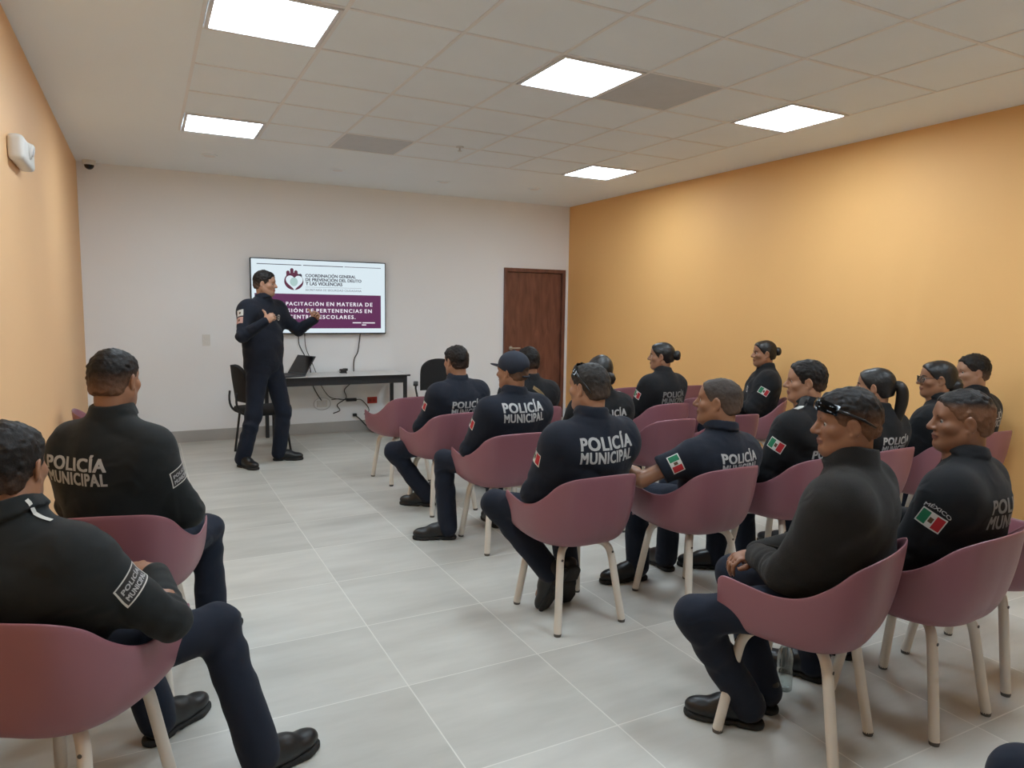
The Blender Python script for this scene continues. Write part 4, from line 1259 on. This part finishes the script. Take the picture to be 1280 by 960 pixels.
    if fine:
        for h_ in hands:
            for a_, l_ in ((0, fx), (1, fy), (2, fz)): l_.append((h_[a_] - .10, h_[a_] + .10, .0042))
    else:
        for h_ in hands:
            for a_, l_ in ((0, fx), (1, fy), (2, fz)): l_.append((h_[a_] - .09, h_[a_] + .09, .0075))
    Ri = HR.T
    def lips(V, F):
        C = V[F].mean(1); L = ((C - H.o) @ HR) / H.s
        m = (np.abs(L[:, 0]) < .024) & (L[:, 2] > -.0755) & (L[:, 2] < -.0505) & (L[:, 1] > .080)
        m &= (np.abs(L[:, 2] + .0625) < .0125 * np.sqrt(np.clip(1 - (L[:, 0] / .0245) ** 2, 0, 1)))
        return m.astype(int)
    ob('body', build(S, 'body', .014, (fx, fy, fz), [SKIN[skin], LIPS[skin]], post=lips), root)
    # ---- trousers
    S = Sdf(); legs(S, .004)
    ob('trousers', build(S, 'trousers', max(res, .0085), mats=[M['trouser']], noise=.005, seed=seed + 40), root)
    # ---- shirt
    S = Sdf(); torso(S, .006)
    if stand: S.ell(P + up * -.01, NP([.172 * w, .128 * b, .10]), .04)
    arms(S, .007 if shirt != 'fleece' else .012, stop=None if sleeve == 'long' else .62)
    if collar:
        nd = (H.pt((0, -.026, -.06)) - neck); nd /= np.linalg.norm(nd)
        rr = .064 if female else .074
        S.cone(neck - nd * .02, neck + nd * (collar + .020), (rr + .002) * hs, (rr - .010) * hs, .012, flat=True)
        if shirt != 'fleece':
            S.cone(neck + nd * (collar - .022) - fw * .003, neck + nd * (collar + .018) - fw * .003, (rr + .014) * hs, (rr - .001) * hs, .002, flat=True, rnd=.004)
        else:
            S.cone(neck - nd * .012 - fw * .004, neck + nd * (collar + .012) - fw * .004, (rr + .020) * hs, (rr + .006) * hs, .008, flat=True, rnd=.008)
        S.cone(neck + nd * collar * .8, neck + nd * (collar + .07), (rr - .016) * hs, (rr - .016) * hs, .004, op='s', flat=True)
    shm = build(S, shirt_name, res, mats=[M[shirt]], noise=.0065, seed=seed)
    sho = ob(shirt_name, shm, root)
    bvh = bvh_of(shm)
    V3 = lambda a: Vector([float(v) for v in a])
    # ---- front fastening
    if sleeve == 'long':
        me = patch_mesh('placket', bvh, V3(P + up * .27 * k), V3(-rt), V3(up), V3(-fw), .032, .40 * k, 4, 30, [M[shirt], M['black_metal']], lambda u, v: 1 if .38 < u < .62 else 0, .0035)
        ob('placket', me, sho)
    # ---- shoes
    for sd, a_, f in ((-1, AL, footL), (1, AR, footR)):
        m = Matrix.Translation(V3(a_)) @ Matrix.Rotation(R(f[2]), 4, 'Z') @ Matrix.Rotation(-R(f[3]), 4, 'X') @ Matrix.Translation((0, .02, -.088))
        so = ob('shoe', SHOE_UP, root); so.matrix_local = m
        ob('sole', SHOE_SOLE, so); ob('laces', SHOE_LACE, so)
    # ---- hair
    HM = H.mat()
    if hair:
        S = hair_sdf(hair, H)
        short = hair in ('short', 'fade', 'buzz', 'crew')
        lo, hi = S.bbox()
        hm = build(S, 'hair', .0048, mats=[HAIRF[haircol or skin] if short else M['hair_plain']], noise=.0020 if hair not in ('buzz', 'fade') else .0008, seed=seed + 9, rough=dict(short=.0022, crew=.0026, fade=.0018, buzz=.0012).get(hair, .0006))
        if short:
            V = np.empty(len(hm.vertices) * 3, np.float32); hm.vertices.foreach_get('co', V); L = ((V.reshape(-1, 3) - H.o) @ HR) / H.s
            rad = np.hypot(L[:, 0] / .075, L[:, 1] / .095)
            hi_ = fadez if fadez is not None else dict(short=.015, crew=.03, fade=.045, buzz=.06)[hair]
            f = np.clip((hi_ - L[:, 2]) / fwid, 0, 1) * fadeamt + (.25 if hair == 'buzz' else 0) * fadeamt
            f = np.maximum(f, np.clip((-.045 - L[:, 2]) / .025, 0, 1))
            f = np.maximum(f, np.clip((L[:, 1] - .035) / .03, 0, 1) * np.clip((.045 - L[:, 2]) / .03, 0, 1) * .6)
            at = hm.attributes.new('fade', 'FLOAT', 'POINT'); at.data.foreach_set('value', np.clip(f, 0, 1).astype(np.float32))
        ho = ob('hair', hm, root)
        if bun:
            bp, br = bun
            bm = bmesh.new()
            if bun[1] == 'pony':
                pts = catmull([H.pt(p) for p in [(0, -.096, .018), (0, -.130, .020), (0, -.148, -.012), (.004, -.150, -.07), (.006, -.142, -.13), (.0, -.132, -.19), (0, -.125, -.23)]], 5)
                n = len(pts)
                add_tube(bm, pts, [(.020 + .014 * math.sin(PI * min(1, i / (n - 1) * 1.1))) * (1 if i < n - 4 else (n - i) / 5) for i in range(n)], seg=14)
                ob('ponytail', bm_mesh('ponytail', bm, [M['hair_plain']], True), ho)
                bm = bmesh.new(); add_tube(bm, [H.pt((0, -.106, .018)), H.pt((0, -.116, .020))], .024, seg=14)
                ob('hair_tie', bm_mesh('hair_tie', bm, [M['black_plastic']], True), ho)
            else:
                Sb = Sdf(); c = H.pt(bp)
                Sb.ell(c, NP([br, br * .85, br]), .01, HR)
                Sb.cone(c, H.pt((bp[0] * .6, bp[1] * .6, bp[2] * .7)), br * .7, br * .8, .015)
                for q in range(7):
                    a = q / 7 * 2 * PI
                    Sb.ell(c + HR @ NP([math.cos(a) * br * .55, -.2 * br, math.sin(a) * br * .55]), NP([br * .5, br * .6, br * .5]), .006, HR)
                ob('bun', build(Sb, 'bun', .0055, mats=[M['hair_plain']], noise=.001, seed=seed), ho)
    # ---- eyes and brows
    for sx in (-1, 1):
        e = ob('eye', EYE, root); e.matrix_local = HM @ Matrix.Translation((sx * .031, .0722, .0))
        e = ob('eyebrow', BROW[sx], root); e.matrix_local = HM
    # ---- eyewear
    if glasses == 'spectacles':
        g = ob('spectacles', SPEC_F, root); g.matrix_local = HM; ob('lens', SPEC_L, g)
    elif glasses:
        g = ob('sunglasses', SUN_L, root)
        th, ds = (20, .060) if glasses == 'brow' else (36, .050)
        off = Matrix.Translation((0, -.050, .016)) @ Matrix.Rotation(R(th), 4, 'X') @ Matrix.Translation((0, ds, 0))
        g.matrix_local = HM @ off
        for a in SUN_A: ob('temple_arm', a, g)
    # ---- cap
    if cap:
        S = Sdf()
        def e(p, r, k=.01, op='u'): S.ell(H.pt(p), NP(r) * H.s, k * H.s, H.R, op)
        e((0, -.012, .044), (.089, .108, .092), .01)
        S.plane(H.pt((0, 0, .004)), HR @ NP([0, .34, -.94]), H.o - .3, H.o + .3, .004)
        e((0, -.122, .004), (.040, .034, .028), .006, 's')
        cm = build(S, 'cap_crown', .0052, mats=[M['cap']], noise=.0008, seed=5); co = ob('cap', cm, root)
        bm = bmesh.new()
        rows = []
        for t in np.linspace(-1, 1, 17):
            x = .080 * t; yb = .085 * math.sqrt(max(0, 1 - (t * .93) ** 2)) + .002; ln = .078 * (1 - abs(t) ** 2.6)
            z = .040 - .018 * t * t
            rows.append([bm.verts.new(V3(H.pt((x * (1 - .06 * q), yb + ln * q, z + .006 * q)))) for q in (0, .35, .7, 1)])
        for i in range(len(rows) - 1):
            for q in range(3): bm.faces.new((rows[i][q], rows[i + 1][q], rows[i + 1][q + 1], rows[i][q + 1]))
        bmesh.ops.solidify(bm, geom=bm.faces[:], thickness=.004)
        ob('brim', bm_mesh('cap_brim', bm, [M['cap']], True), co)
        bm = bmesh.new(); add_tube(bm, bez(H.pt((-.038, -.104, -.024)), H.pt((0, -.132, -.030)), H.pt((.038, -.104, -.024)), 10), .006, seg=8)
        ob('strap', bm_mesh('cap_strap', bm, [M['cap']], True), co)
        bm = bmesh.new(); bmesh.ops.create_uvsphere(bm, u_segments=12, v_segments=8, radius=.007); bmesh.ops.translate(bm, verts=bm.verts, vec=V3(H.pt((0, -.012, .137)))); ob('button', bm_mesh('cap_button', bm, [M['cap']], True), co)
    # ---- lettering on the back
    if text:
        c0 = P + up * ((tz - P[2]) / up[2]) + rt * tx; c0 = NP([c0[0], c0[1], c0[2]])
        for T_, dv, hh in ((T_POL, .032, .064), (T_MUN, -.030, .050)):
            V, F, _ = T_
            pts = project(bvh, V[:, :2] * NP([tw, hh * tw / .27]), V3(c0 + up * dv * tw / .27), V3(rt), V3(up), V3(fw), .0022)
            me = bpy.data.meshes.new('back_lettering'); me.from_pydata([tuple(p) for p in pts], [], F); me.materials.append(M[tmat])
            o = ob('back_lettering', me, sho)
    # ---- sleeve patches
    for sd, kind in ((-1, flag), (1, patchR)):
        if not kind: continue
        s_, e_ = (SL, EL) if sd < 0 else (SR, ER)
        ax = (e_ - s_) / np.linalg.norm(e_ - s_)
        outw = rt * sd - ax * (rt @ ax) * sd; outw /= np.linalg.norm(outw)
        fwd = np.cross(ax, outw); 
        if fwd @ fw < 0: fwd = -fwd
        if kind in ('flag', 'flagmex'):
            outw = outw * .9 + fwd * flagf; outw /= np.linalg.norm(outw); fwd = fwd - outw * (fwd @ outw); fwd /= np.linalg.norm(fwd)
        c = s_ + ax * (.10 if kind != 'patch' else .12)
        if kind in ('flag', 'flagmex'):
            def mf(u, v):
                if u < .05 or u > .95 or v < .08 or v > .92: return 1
                if abs(u - .5) < .07 and abs(v - .5) < .16: return 3
                return 0 if u > .64 else (1 if u > .36 else 2)
            me = patch_mesh('flag_patch', bvh, V3(c), V3(fwd), V3(-ax), V3(-outw), .088, .060, 24, 12, [M['flag_green'], M['flag_white'], M['flag_red'], M['emblem']], mf)
            ob('flag_patch', me, sho)
            if kind == 'flagmex':
                V, F, _ = T_MEX
                q = V[:, :2] * NP([.095, .017]); q[:, 1] += .05 - q[:, 0] ** 2 * 4
                pts = project(bvh, -q * NP([1, -1]) , V3(c), V3(fwd), V3(-ax), V3(-outw), .0025)
                me = bpy.data.meshes.new('sleeve_lettering'); me.from_pydata([tuple(p) for p in pts], [], F); me.materials.append(M['letter']); ob('sleeve_lettering', me, sho)
        elif kind == 'patch':
            def mf(u, v): return 0 if (u < .04 or u > .96 or v < .07 or v > .93) else 1
            me = patch_mesh('sleeve_patch', bvh, V3(c), V3(-fwd * sd * 1.0), V3(-ax), V3(-outw), .105, .062, 26, 16, [M['flag_white'], M['black_plastic']], mf)
            po = ob('sleeve_patch', me, sho)
            xd = fwd if sd > 0 else -fwd
            for T_, dv, hh in ((T_POL, .010, .018), (T_MUN, -.013, .015)):
                V, F, _ = T_
                pts = project(bvh, V[:, :2] * NP([.085, hh]), V3(c - ax * dv), V3(xd), V3(-ax), V3(-outw), .0035)
                me = bpy.data.meshes.new('patch_lettering'); me.from_pydata([tuple(p) for p in pts], [], F); me.materials.append(M['letter']); ob('patch_lettering', me, sho)
        elif kind == 'two':
            for dd, m in ((.075, 'flag_white'), (.15, 'patch_pink')):
                me = patch_mesh('sleeve_patch', bvh, V3(s_ + ax * dd), V3(fwd), V3(-ax), V3(-outw), .075, .062, 14, 12, [M[m], M['emblem']], lambda u, v: 1 if (u - .5) ** 2 + (v - .5) ** 2 < .03 else 0)
                ob('sleeve_patch', me, sho)
    ctx = dict(root=root, shirt=sho, bvh=bvh, P=P, up=up, fw=fw, rt=rt, neck=neck, H=H, SL=SL, SR=SR, V3=V3, sh=sh, EL=EL, ER=ER)
    if extra: extra(ctx)
    return ctx

M['patch_pink'] = simple('salmon_thread', (0.45, 0.26, 0.22), 0.8)

def ribbon(c, pts, width, name, mat, dirn, parent, lift=.004):
    """band laid on the shirt along (u,v) path on the plane through c"""
    path = catmull([(p[0], p[1], 0) for p in pts], 8)
    uv = []
    for i, p in enumerate(path):
        t = (path[min(i + 1, len(path) - 1)] - path[max(i - 1, 0)]).normalized()
        n = Vector((-t.y, t.x, 0))
        for s in (-1, 0, 1): uv.append(((p + n * s * width / 2).x, (p + n * s * width / 2).y))
    V3 = c['V3']
    P = project(c['bvh'], uv, V3(c['sh']), V3(c['rt']), V3(c['up']), V3(dirn), lift)
    bm = bmesh.new(); vs = [bm.verts.new(p) for p in P]
    for i in range(len(path) - 1):
        for q in range(2): bm.faces.new((vs[i * 3 + q], vs[i * 3 + q + 1], vs[i * 3 + 4 + q], vs[i * 3 + 3 + q]))
    bmesh.ops.solidify(bm, geom=bm.faces[:], thickness=.002)
    return ob(name, bm_mesh(name, bm, [mat], True), parent)

def epaulettes(c):
    for sd, S_ in ((-1, c['SL']), (1, c['SR'])):
        m = patch_mesh('epaulette', c['bvh'], c['V3'](S_ * .6 + c['neck'] * .4), c['V3'](c['rt'] * sd), c['V3'](c['fw']), c['V3'](-c['up']), .10, .045, 10, 6, [M['flag_white'], M['black_plastic']],
                       lambda u, v: 0 if .25 < u < .9 and .2 < v < .8 else 1, .004)
        ob('epaulette', m, c['shirt'])
def collar_pins(c):
    for sd, S_ in ((-1, c['SL']), (1, c['SR'])):
        m = patch_mesh('rank_bar', c['bvh'], c['V3'](S_ * .5 + c['neck'] * .5), c['V3'](c['rt'] * sd), c['V3'](c['fw']), c['V3'](-c['up']), .055, .012, 8, 3, [M['flag_white']], lambda u, v: 0, .004)
        ob('rank_bar', m, c['shirt'])
def sling(c):
    ribbon(c, [(-.03, .075), (.03, .03), (.09, -.05), (.135, -.15), (.15, -.24)], .028, 'shoulder_strap', M['tan'], c['fw'], c['shirt'])
def badge(c):
    V3 = c['V3']
    cc = c['sh'] - c['up'] * (.07 if c['root'].location.y > 6 else .10) - c['rt'] * .095
    def mf(u, v):
        r = math.hypot((u - .5) * 1.3, v - .5)
        return 0 if r < .12 or .25 < r < .36 else (1 if r < .5 else 1)
    m = patch_mesh('chest_badge', c['bvh'], V3(cc), V3(-c['rt']), V3(c['up']), V3(-c['fw']), .075, .085, 16, 18, [M['flag_white'], M['shirt_navy']], mf, .002)
    ob('chest_badge', m, c['shirt'])
#PEOPLE
# ------------------------------------------------------------------ chairs in the room
chair(-.24, 2.26, -30, 'mauve armchair nearest the left wall, under the man with the framed right sleeve patch')
chair(-.10, 3.13, -14, 'mauve armchair behind the nearest left one, under the man facing the left wall corner')
chair(-.185, 5.83, -85, 'empty mauve armchair turned sideways by the left wall, mostly hidden behind the left men')
chair(2.00, 5.95, 6, 'empty mauve armchair nearest the white table, front left of the right hand group')
chair(1.99, 4.95, 6, 'mauve armchair under the bareheaded man just behind the empty front chair')
chair(2.03, 4.03, 0, 'mauve armchair under the man wearing the navy cap')
chair(1.86, 2.90, 0, 'mauve armchair under the man whose boot soles show, front legs clear on the aisle')
chair(2.06, 1.66, 20, 'mauve armchair in the near foreground under the man in the charcoal fleece')
chair(2.74, 5.02, 0, 'mauve armchair under the man with the tan strap in front of the door')
chair(2.72, 4.05, 0, 'mauve armchair under the person with the low bun before the orange corner')
chair(3.32, 4.10, 0, 'empty mauve armchair just behind the woman with the high round bun')
chair(3.93, 4.08, 0, 'empty mauve armchair whose back corner shows right of the polo shirt man head')
chair(3.86, 4.78, 0, 'mauve armchair under the woman with the high round bun')
chair(4.41, 5.02, 0, 'empty mauve armchair right beside the woman with the high round bun')
chair(4.86, 4.60, 42, 'mauve armchair turned left under the woman leaning by the orange wall')
chair(4.25, 5.90, 0, 'empty mauve armchair in the front row left of the bun woman')
chair(4.98, 5.82, 0, 'empty mauve armchair in the front row against the orange wall')
chair(2.54, 2.78, 2, 'mauve armchair under the man in the short sleeved polo')
chair(3.17, 2.76, 4, 'mauve armchair under the man with the white shoulder marks')
chair(3.78, 2.76, 2, 'mauve armchair under the woman with the ponytail')
chair(4.38, 2.76, 0, 'mauve armchair under the woman in spectacles')
chair(4.99, 2.86, 0, 'mauve armchair under the last man by the orange wall')
chair(2.63, 1.60, 4, 'mauve armchair right of the charcoal fleece man, under the man with shaved sides')
chair(3.22, 1.67, 4, 'empty mauve armchair cut by the right edge of the picture')
chair(1.83, .38, 0, 'mauve armchair at the bottom right corner under the person whose knee shows')

# ------------------------------------------------------------------ people
GP = 'seated officers in dark uniforms'
person(pos=(1.0, 7.12), yaw=-140, stand=True, top=1.862, b=1.10, w=1.12, skin='light', hair='crew', fadeamt=.5, lean=0, head_yaw=24, head_pitch=-2,
       armR=(.24, .25, 1.385, .55, -.5, -.8), armL=(-.36, .33, 1.40, -.6, -.1, -.9), thumb=('up', 'up'), curl=1.1,
       handdir={1: ((-.30, .45, .45), (-.85, -.2, -.2), (-.1, .1, 1)), -1: ((.15, .5, .55), (.85, .1, -.1), (.2, -.2, 1))},
       footR=(.24, -.06, -12, 0), footL=(-.14, .05, 38, 0), shirt='shirt_navy', patchR='two', collar=.035, fine=True, extra=badge, hipy=0, seed=3, shirt_name='jacket',
       label='standing presenter in navy uniform with both thumbs raised, before the television')
person(pos=(-.252, 2.26), yaw=-32, top=1.228, b=1.13, w=.94, headx=-.03, skin='tan', hair='short', fadeamt=.35, lean=13, hunch=.02, head_yaw=10, res=.0075, fine=True,
       handdir={1: ((-1, .3, .15), (0, .1, -1), (.2, 1, .3))}, armR=(.175, .19, .715, .6, -.1, -.5), armL=(.04, .13, .70, .25, -.3, -.9), footR=(.45, .29, -28, 0, .32), footL=(.0, .46, -14, 0), shirt='shirt_green', patchR='patch', collar=.035, extra=collar_pins, seed=11, shirt_name='jacket',
       label='seated man nearest the left wall with framed sleeve patch, leg stretched into the aisle', group=GP)
person(pos=(-.08, 3.11), yaw=-34, top=1.365, b=1.08, w=.88, shd=.012, skin='tan', hair='fade', fadeamt=.8, lean=4, head_yaw=2, res=.0085,
       footR=(.12, .36, 0, 0, .0), footL=(-.15, .33, 5, 0), shirt='shirt_green', patchR='patch', text=True, tz=.935, tx=-.055, tw=.26, tmat='letter', seed=12, shirt_name='jacket',
       label='seated man on the left with back lettering, behind him the nearest left man', group=GP)
person(pos=(2.05, 4.93), yaw=12, top=1.26, b=1.05, skin='medium', hair='short', fadeamt=.25, lean=7, head_yaw=4, footL=(-.12, .13, 40, 0, -.85), footR=(.15, .35, -10, 0),
       text=True, tz=.82, flag='flag', seed=13, label='bareheaded seated man in navy, front of the aisle row, knee pointing into the aisle', group=GP)
person(pos=(2.05, 4.01), yaw=4, top=1.262, b=1.08, w=1.03, skin='tan', hair='fade', fadeamt=.8, cap=True, lean=8, head_yaw=26, footL=(-.29, .25, 62, 0, -.4), footR=(.13, .33, -8, 0),
       text=True, tz=.915, tw=.29, flag='flag', seed=14, label='seated man in a navy baseball cap, lettering high on his back', group=GP)
person(pos=(1.88, 2.88), yaw=4, top=1.285, b=1.1, w=1.06, skin='medium', hair='fade', haircol='grey', fadeamt=.6, lean=7, head_yaw=16, glasses='top', footL=(-.09, .10, 24, 62, -.55), footR=(.03, .12, -10, 62, .25),
       text=True, tz=.905, tw=.305, flag='flag', res=.008, seed=15, label='seated man with greying hair and sunglasses on top of his head, boot soles showing', group=GP)
person(pos=(2.72, 5.00), yaw=0, top=1.235, b=1.05, skin='medium', hair='short', fadeamt=.4, lean=7, head_yaw=6, shirt='shirt_black', extra=sling, seed=16,
       label='seated man in black with a tan strap across his back, before the wooden door', group=GP)
person(pos=(2.76, 4.03), yaw=-4, top=1.235, female=True, skin='medium', hair='bunned', bun=((.015, -.115, -.035), .043), lean=6, head_yaw=-8, shirt='shirt_black', text=True, tz=.84, tw=.25, extra=epaulettes, seed=17,
       label='seated officer with dark hair in a low bun, partly behind the greying man', group=GP)
person(pos=(3.88, 4.76), yaw=8, top=1.275, female=True, w=1.05, skin='medium', hair='bunned', bun=((0, -.128, .010), .040), lean=5, head_yaw=38, shirt='shirt_black', text=True, tz=.83, tw=.26, tmat='letter_dim', flag='flag', flagf=.2, seed=18,
       label='seated woman with a high round bun, in profile against the orange wall', group=GP)
person(pos=(4.84, 4.62), yaw=52, top=1.29, female=True, b=1.15, w=1.1, skin='tan', hair='bunned', bun=((0, -.122, .020), .036), lean=12, head_yaw=10, shirt='shirt_black', flag='flag', flagf=.1, seed=19, extra=badge,
       label='seated woman leaning by the orange wall, body turned left, flag patch facing out', group=GP)
person(pos=(2.58, 2.74), yaw=4, hs=1.08, top=1.21, b=1.08, w=1.05, skin='tan', hair='buzz', haircol='grey', fadeamt=.8, lean=9, head_yaw=34, head_pitch=4, sleeve='short', armL=(-.33, .28, .715, -.6, -.5, -.3), armR=(.2, .2, .66), footL=(-.10, .38, 75, 0), footR=(.16, .42, -5, 0),
       text=True, tz=.815, tw=.245, flag='flag', flagf=-.25, shirt_name='polo_shirt', seed=20, label='seated man with cropped greying hair in a short sleeved polo, bare forearm on the chair', group=GP)
person(pos=(3.22, 2.74), yaw=10, top=1.28, b=1.03, skin='medium', hair='short', fadeamt=.45, lean=6, head_yaw=40, shirt='shirt_black', flag='flag', text=True, tz=.77, tw=.26, footL=(-.17, .34, 40, 0), flagf=-.15, extra=epaulettes, seed=21,
       label='seated young man in black with white shoulder marks and a flag patch', group=GP)
person(pos=(3.83, 2.74), yaw=2, top=1.225, female=True, skin='medium', hair='pulled', bun=((0, 0, 0), 'pony'), lean=6, head_yaw=26, shirt='shirt_black', text=True, tz=.80, tw=.24, seed=22,
       label='seated woman with a long ponytail down her back', group=GP)
person(pos=(4.40, 2.72), yaw=14, top=1.255, female=True, b=1.08, w=1.0, skin='tan', hair='bunned', bun=((.0, -.10, -.045), .055), glasses='spectacles', lean=5, head_yaw=34, shirt='shirt_black', seed=23,
       label='seated woman in black framed spectacles looking left', group=GP)
person(pos=(4.99, 2.84), yaw=10, top=1.27, skin='medium', hair='crew', fadeamt=.6, lean=5, head_yaw=48, shirt='shirt_black', text=True, tz=.86, tw=.26, seed=24,
       label='seated man last in the row, close to the orange wall at the right edge', group=GP)
person(pos=(2.69, 1.60), yaw=16, top=1.262, b=1.15, w=1.06, skin='brown', hair='fade', fadeamt=1.2, fadez=.078, fwid=.035, lean=7, head_yaw=34, flag='flagmex', text=True, tz=.85, tw=.28, tmat='letter_dim', shirt='shirt_black', flagf=-.1, res=.0075, seed=25,
       label='seated man with shaved sides and thin hair on top, right of the charcoal fleece', group=GP)
person(pos=(2.09, 1.63), yaw=24, top=1.285, b=1.18, w=1.14, skin='brown', hair='short', fadeamt=.95, fadez=.06, fwid=.07, glasses='brow', lean=7, hunch=.02, head_yaw=28, head_pitch=-2, shirt='fleece', collar=.05, armL=(-.03, .20, .635, -.55, -.1, -.4), armR=(.04, .23, .625), footL=(-.07, .20, 20, 0, -.62), footR=(.08, .19, -25, 0, .3), res=.0075, seed=26, shirt_name='fleece_jacket',
       label='seated man in charcoal fleece with sunglasses pushed up on his forehead', group=GP)
person(pos=(1.83, .37), yaw=2, top=1.27, skin='medium', hair='short', lean=5, seed=27, footL=(-.17, .37, 8, 0), footR=(.16, .36, -8, 0), label='seated person at the bottom right corner, only a navy knee in view', group=GP)

# ------------------------------------------------------------------ black office chairs by the table
def office_chair(x, y, yaw, label, arms=True):
    r = empty('office_chair', (x, y, 0), R(yaw))
    bm = bmesh.new(); add_box(bm, (0, 0, .455), (.47, .46, .07), bevel=.03, seg=3); ob('seat', bm_mesh('office_seat', bm, [M['office_fabric']], True), r)
    bm = bmesh.new()
    rows = []
    for u in np.linspace(-1, 1, 13):
        col = []
        for v in np.linspace(0, 1, 9):
            wv = .225 * (1 - .30 * max(0, v - .55) ** 1.4 * 2)
            zz = .56 + .37 * v
            if v > .75: zz = .56 + .37 * (.75 + (v - .75) * (1 - .55 * abs(u) ** 3))
            col.append(bm.verts.new((u * wv, -.245 - .05 * v + .045 * u * u, zz)))
        rows.append(col)
    for i in range(12):
        for j in range(8): bm.faces.new((rows[i][j], rows[i + 1][j], rows[i + 1][j + 1], rows[i][j + 1]))
    bmesh.ops.recalc_face_normals(bm, faces=bm.faces[:])
    bmesh.ops.solidify(bm, geom=bm.faces[:], thickness=.045)
    ob('backrest', bm_mesh('office_back', bm, [M['office_fabric']], True, 1.2), r)
    for s in (-1, 1):
        bm = bmesh.new(); add_tube(bm, bez((s * .12, -.10, .425), (s * .12, -.33, .40), (s * .12, -.285, .66), 10), .011, seg=8); ob('back_support', bm_mesh('back_support', bm, [M['black_metal']], True), r)
        if arms:
            bm = bmesh.new(); add_tube(bm, [(s * .24, .12, .44), (s * .275, .12, .62), (s * .275, .09, .65)], .011, seg=8); a = ob('arm_post', bm_mesh('arm_post', bm, [M['black_metal']], True), r)
            bm = bmesh.new(); add_box(bm, (s * .275, .02, .665), (.055, .28, .03), bevel=.012, seg=3); ob('arm_pad', bm_mesh('arm_pad', bm, [M['black_plastic']], True), a)
        for t in (-1, 1):
            bm = bmesh.new(); add_tube(bm, [(s * .19, t * .17, .43), (s * .22, t * .22, .0)], .012, seg=8); ob('leg', bm_mesh('office_leg', bm, [M['black_metal']], True), r)
    tag(r, label, 'office chair', 'black padded office chairs')
    return r
office_chair(1.05, 7.62, -80, 'black office chair standing behind the presenter at the table end', arms=False)
office_chair(3.00, 7.55, 160, 'black office chair at the right end of the table, behind the bareheaded man')

# clear water bottle on the floor
bt = empty('water_bottle', (2.27, 1.90, 0))
bm = bmesh.new()
prof = [(.001, .003), (.028, .0), (.032, .006), (.032, .05), (.030, .055), (.032, .06), (.032, .09), (.030, .095), (.032, .10), (.032, .145), (.024, .175), (.014, .19), (.0135, .205)]
ring = []
for r_, z_ in prof: ring.append([bm.verts.new((r_ * math.cos(a), r_ * math.sin(a), z_)) for a in np.linspace(0, 2 * PI, 24, endpoint=False)])
for i in range(len(ring) - 1):
    for k in range(24): bm.faces.new((ring[i][k], ring[i][(k + 1) % 24], ring[i + 1][(k + 1) % 24], ring[i + 1][k]))
bmesh.ops.recalc_face_normals(bm, faces=bm.faces[:])
bmesh.ops.solidify(bm, geom=bm.faces[:], thickness=.0012)
ob('body', bm_mesh('bottle_body', bm, [M['clear']], True), bt)
bm = bmesh.new(); add_tube(bm, [(0, 0, .193), (0, 0, .212)], .0155, seg=20); ob('cap', bm_mesh('bottle_cap', bm, [M['white_plastic']], True, .6), bt)
tag(bt, 'clear plastic bottle on the floor under the charcoal fleece man chair', 'bottle')

# ------------------------------------------------------------------ camera, light and colour
cam = bpy.data.cameras.new('camera'); cam.sensor_fit = 'HORIZONTAL'; cam.sensor_width = 36.0; cam.lens = CAM_F * 36.0 / 1280.0; cam.clip_start = .02; cam.clip_end = 60
co = bpy.data.objects.new('camera', cam); COL.objects.link(co)
cy, sy, cp, sp = math.cos(CAM_YAW), math.sin(CAM_YAW), math.cos(CAM_PITCH), math.sin(CAM_PITCH)
f = Vector((sy * cp, cy * cp, -sp)); r0 = Vector((cy, -sy, 0)); u0 = r0.cross(f)
cr, sr = math.cos(CAM_ROLL), math.sin(CAM_ROLL)
rr = r0 * cr + u0 * sr; uu = -r0 * sr + u0 * cr
co.matrix_world = Matrix(((rr.x, uu.x, -f.x, 0), (rr.y, uu.y, -f.y, 0), (rr.z, uu.z, -f.z, CAM_H), (0, 0, 0, 1)))
scene.camera = co

wd = bpy.data.worlds.new('world'); scene.world = wd; wd.use_nodes = True
wd.node_tree.nodes['Background'].inputs[0].default_value = (.02, .02, .02, 1)
scene.view_settings.view_transform = 'Standard'; scene.view_settings.look = 'None'
scene.view_settings.gamma = 1.0; scene.view_settings.use_curve_mapping = False
scene.view_settings.exposure = EXPOSURE
scene.cycles.use_denoising = True
scene.cycles.max_bounces = 12; scene.cycles.diffuse_bounces = 10
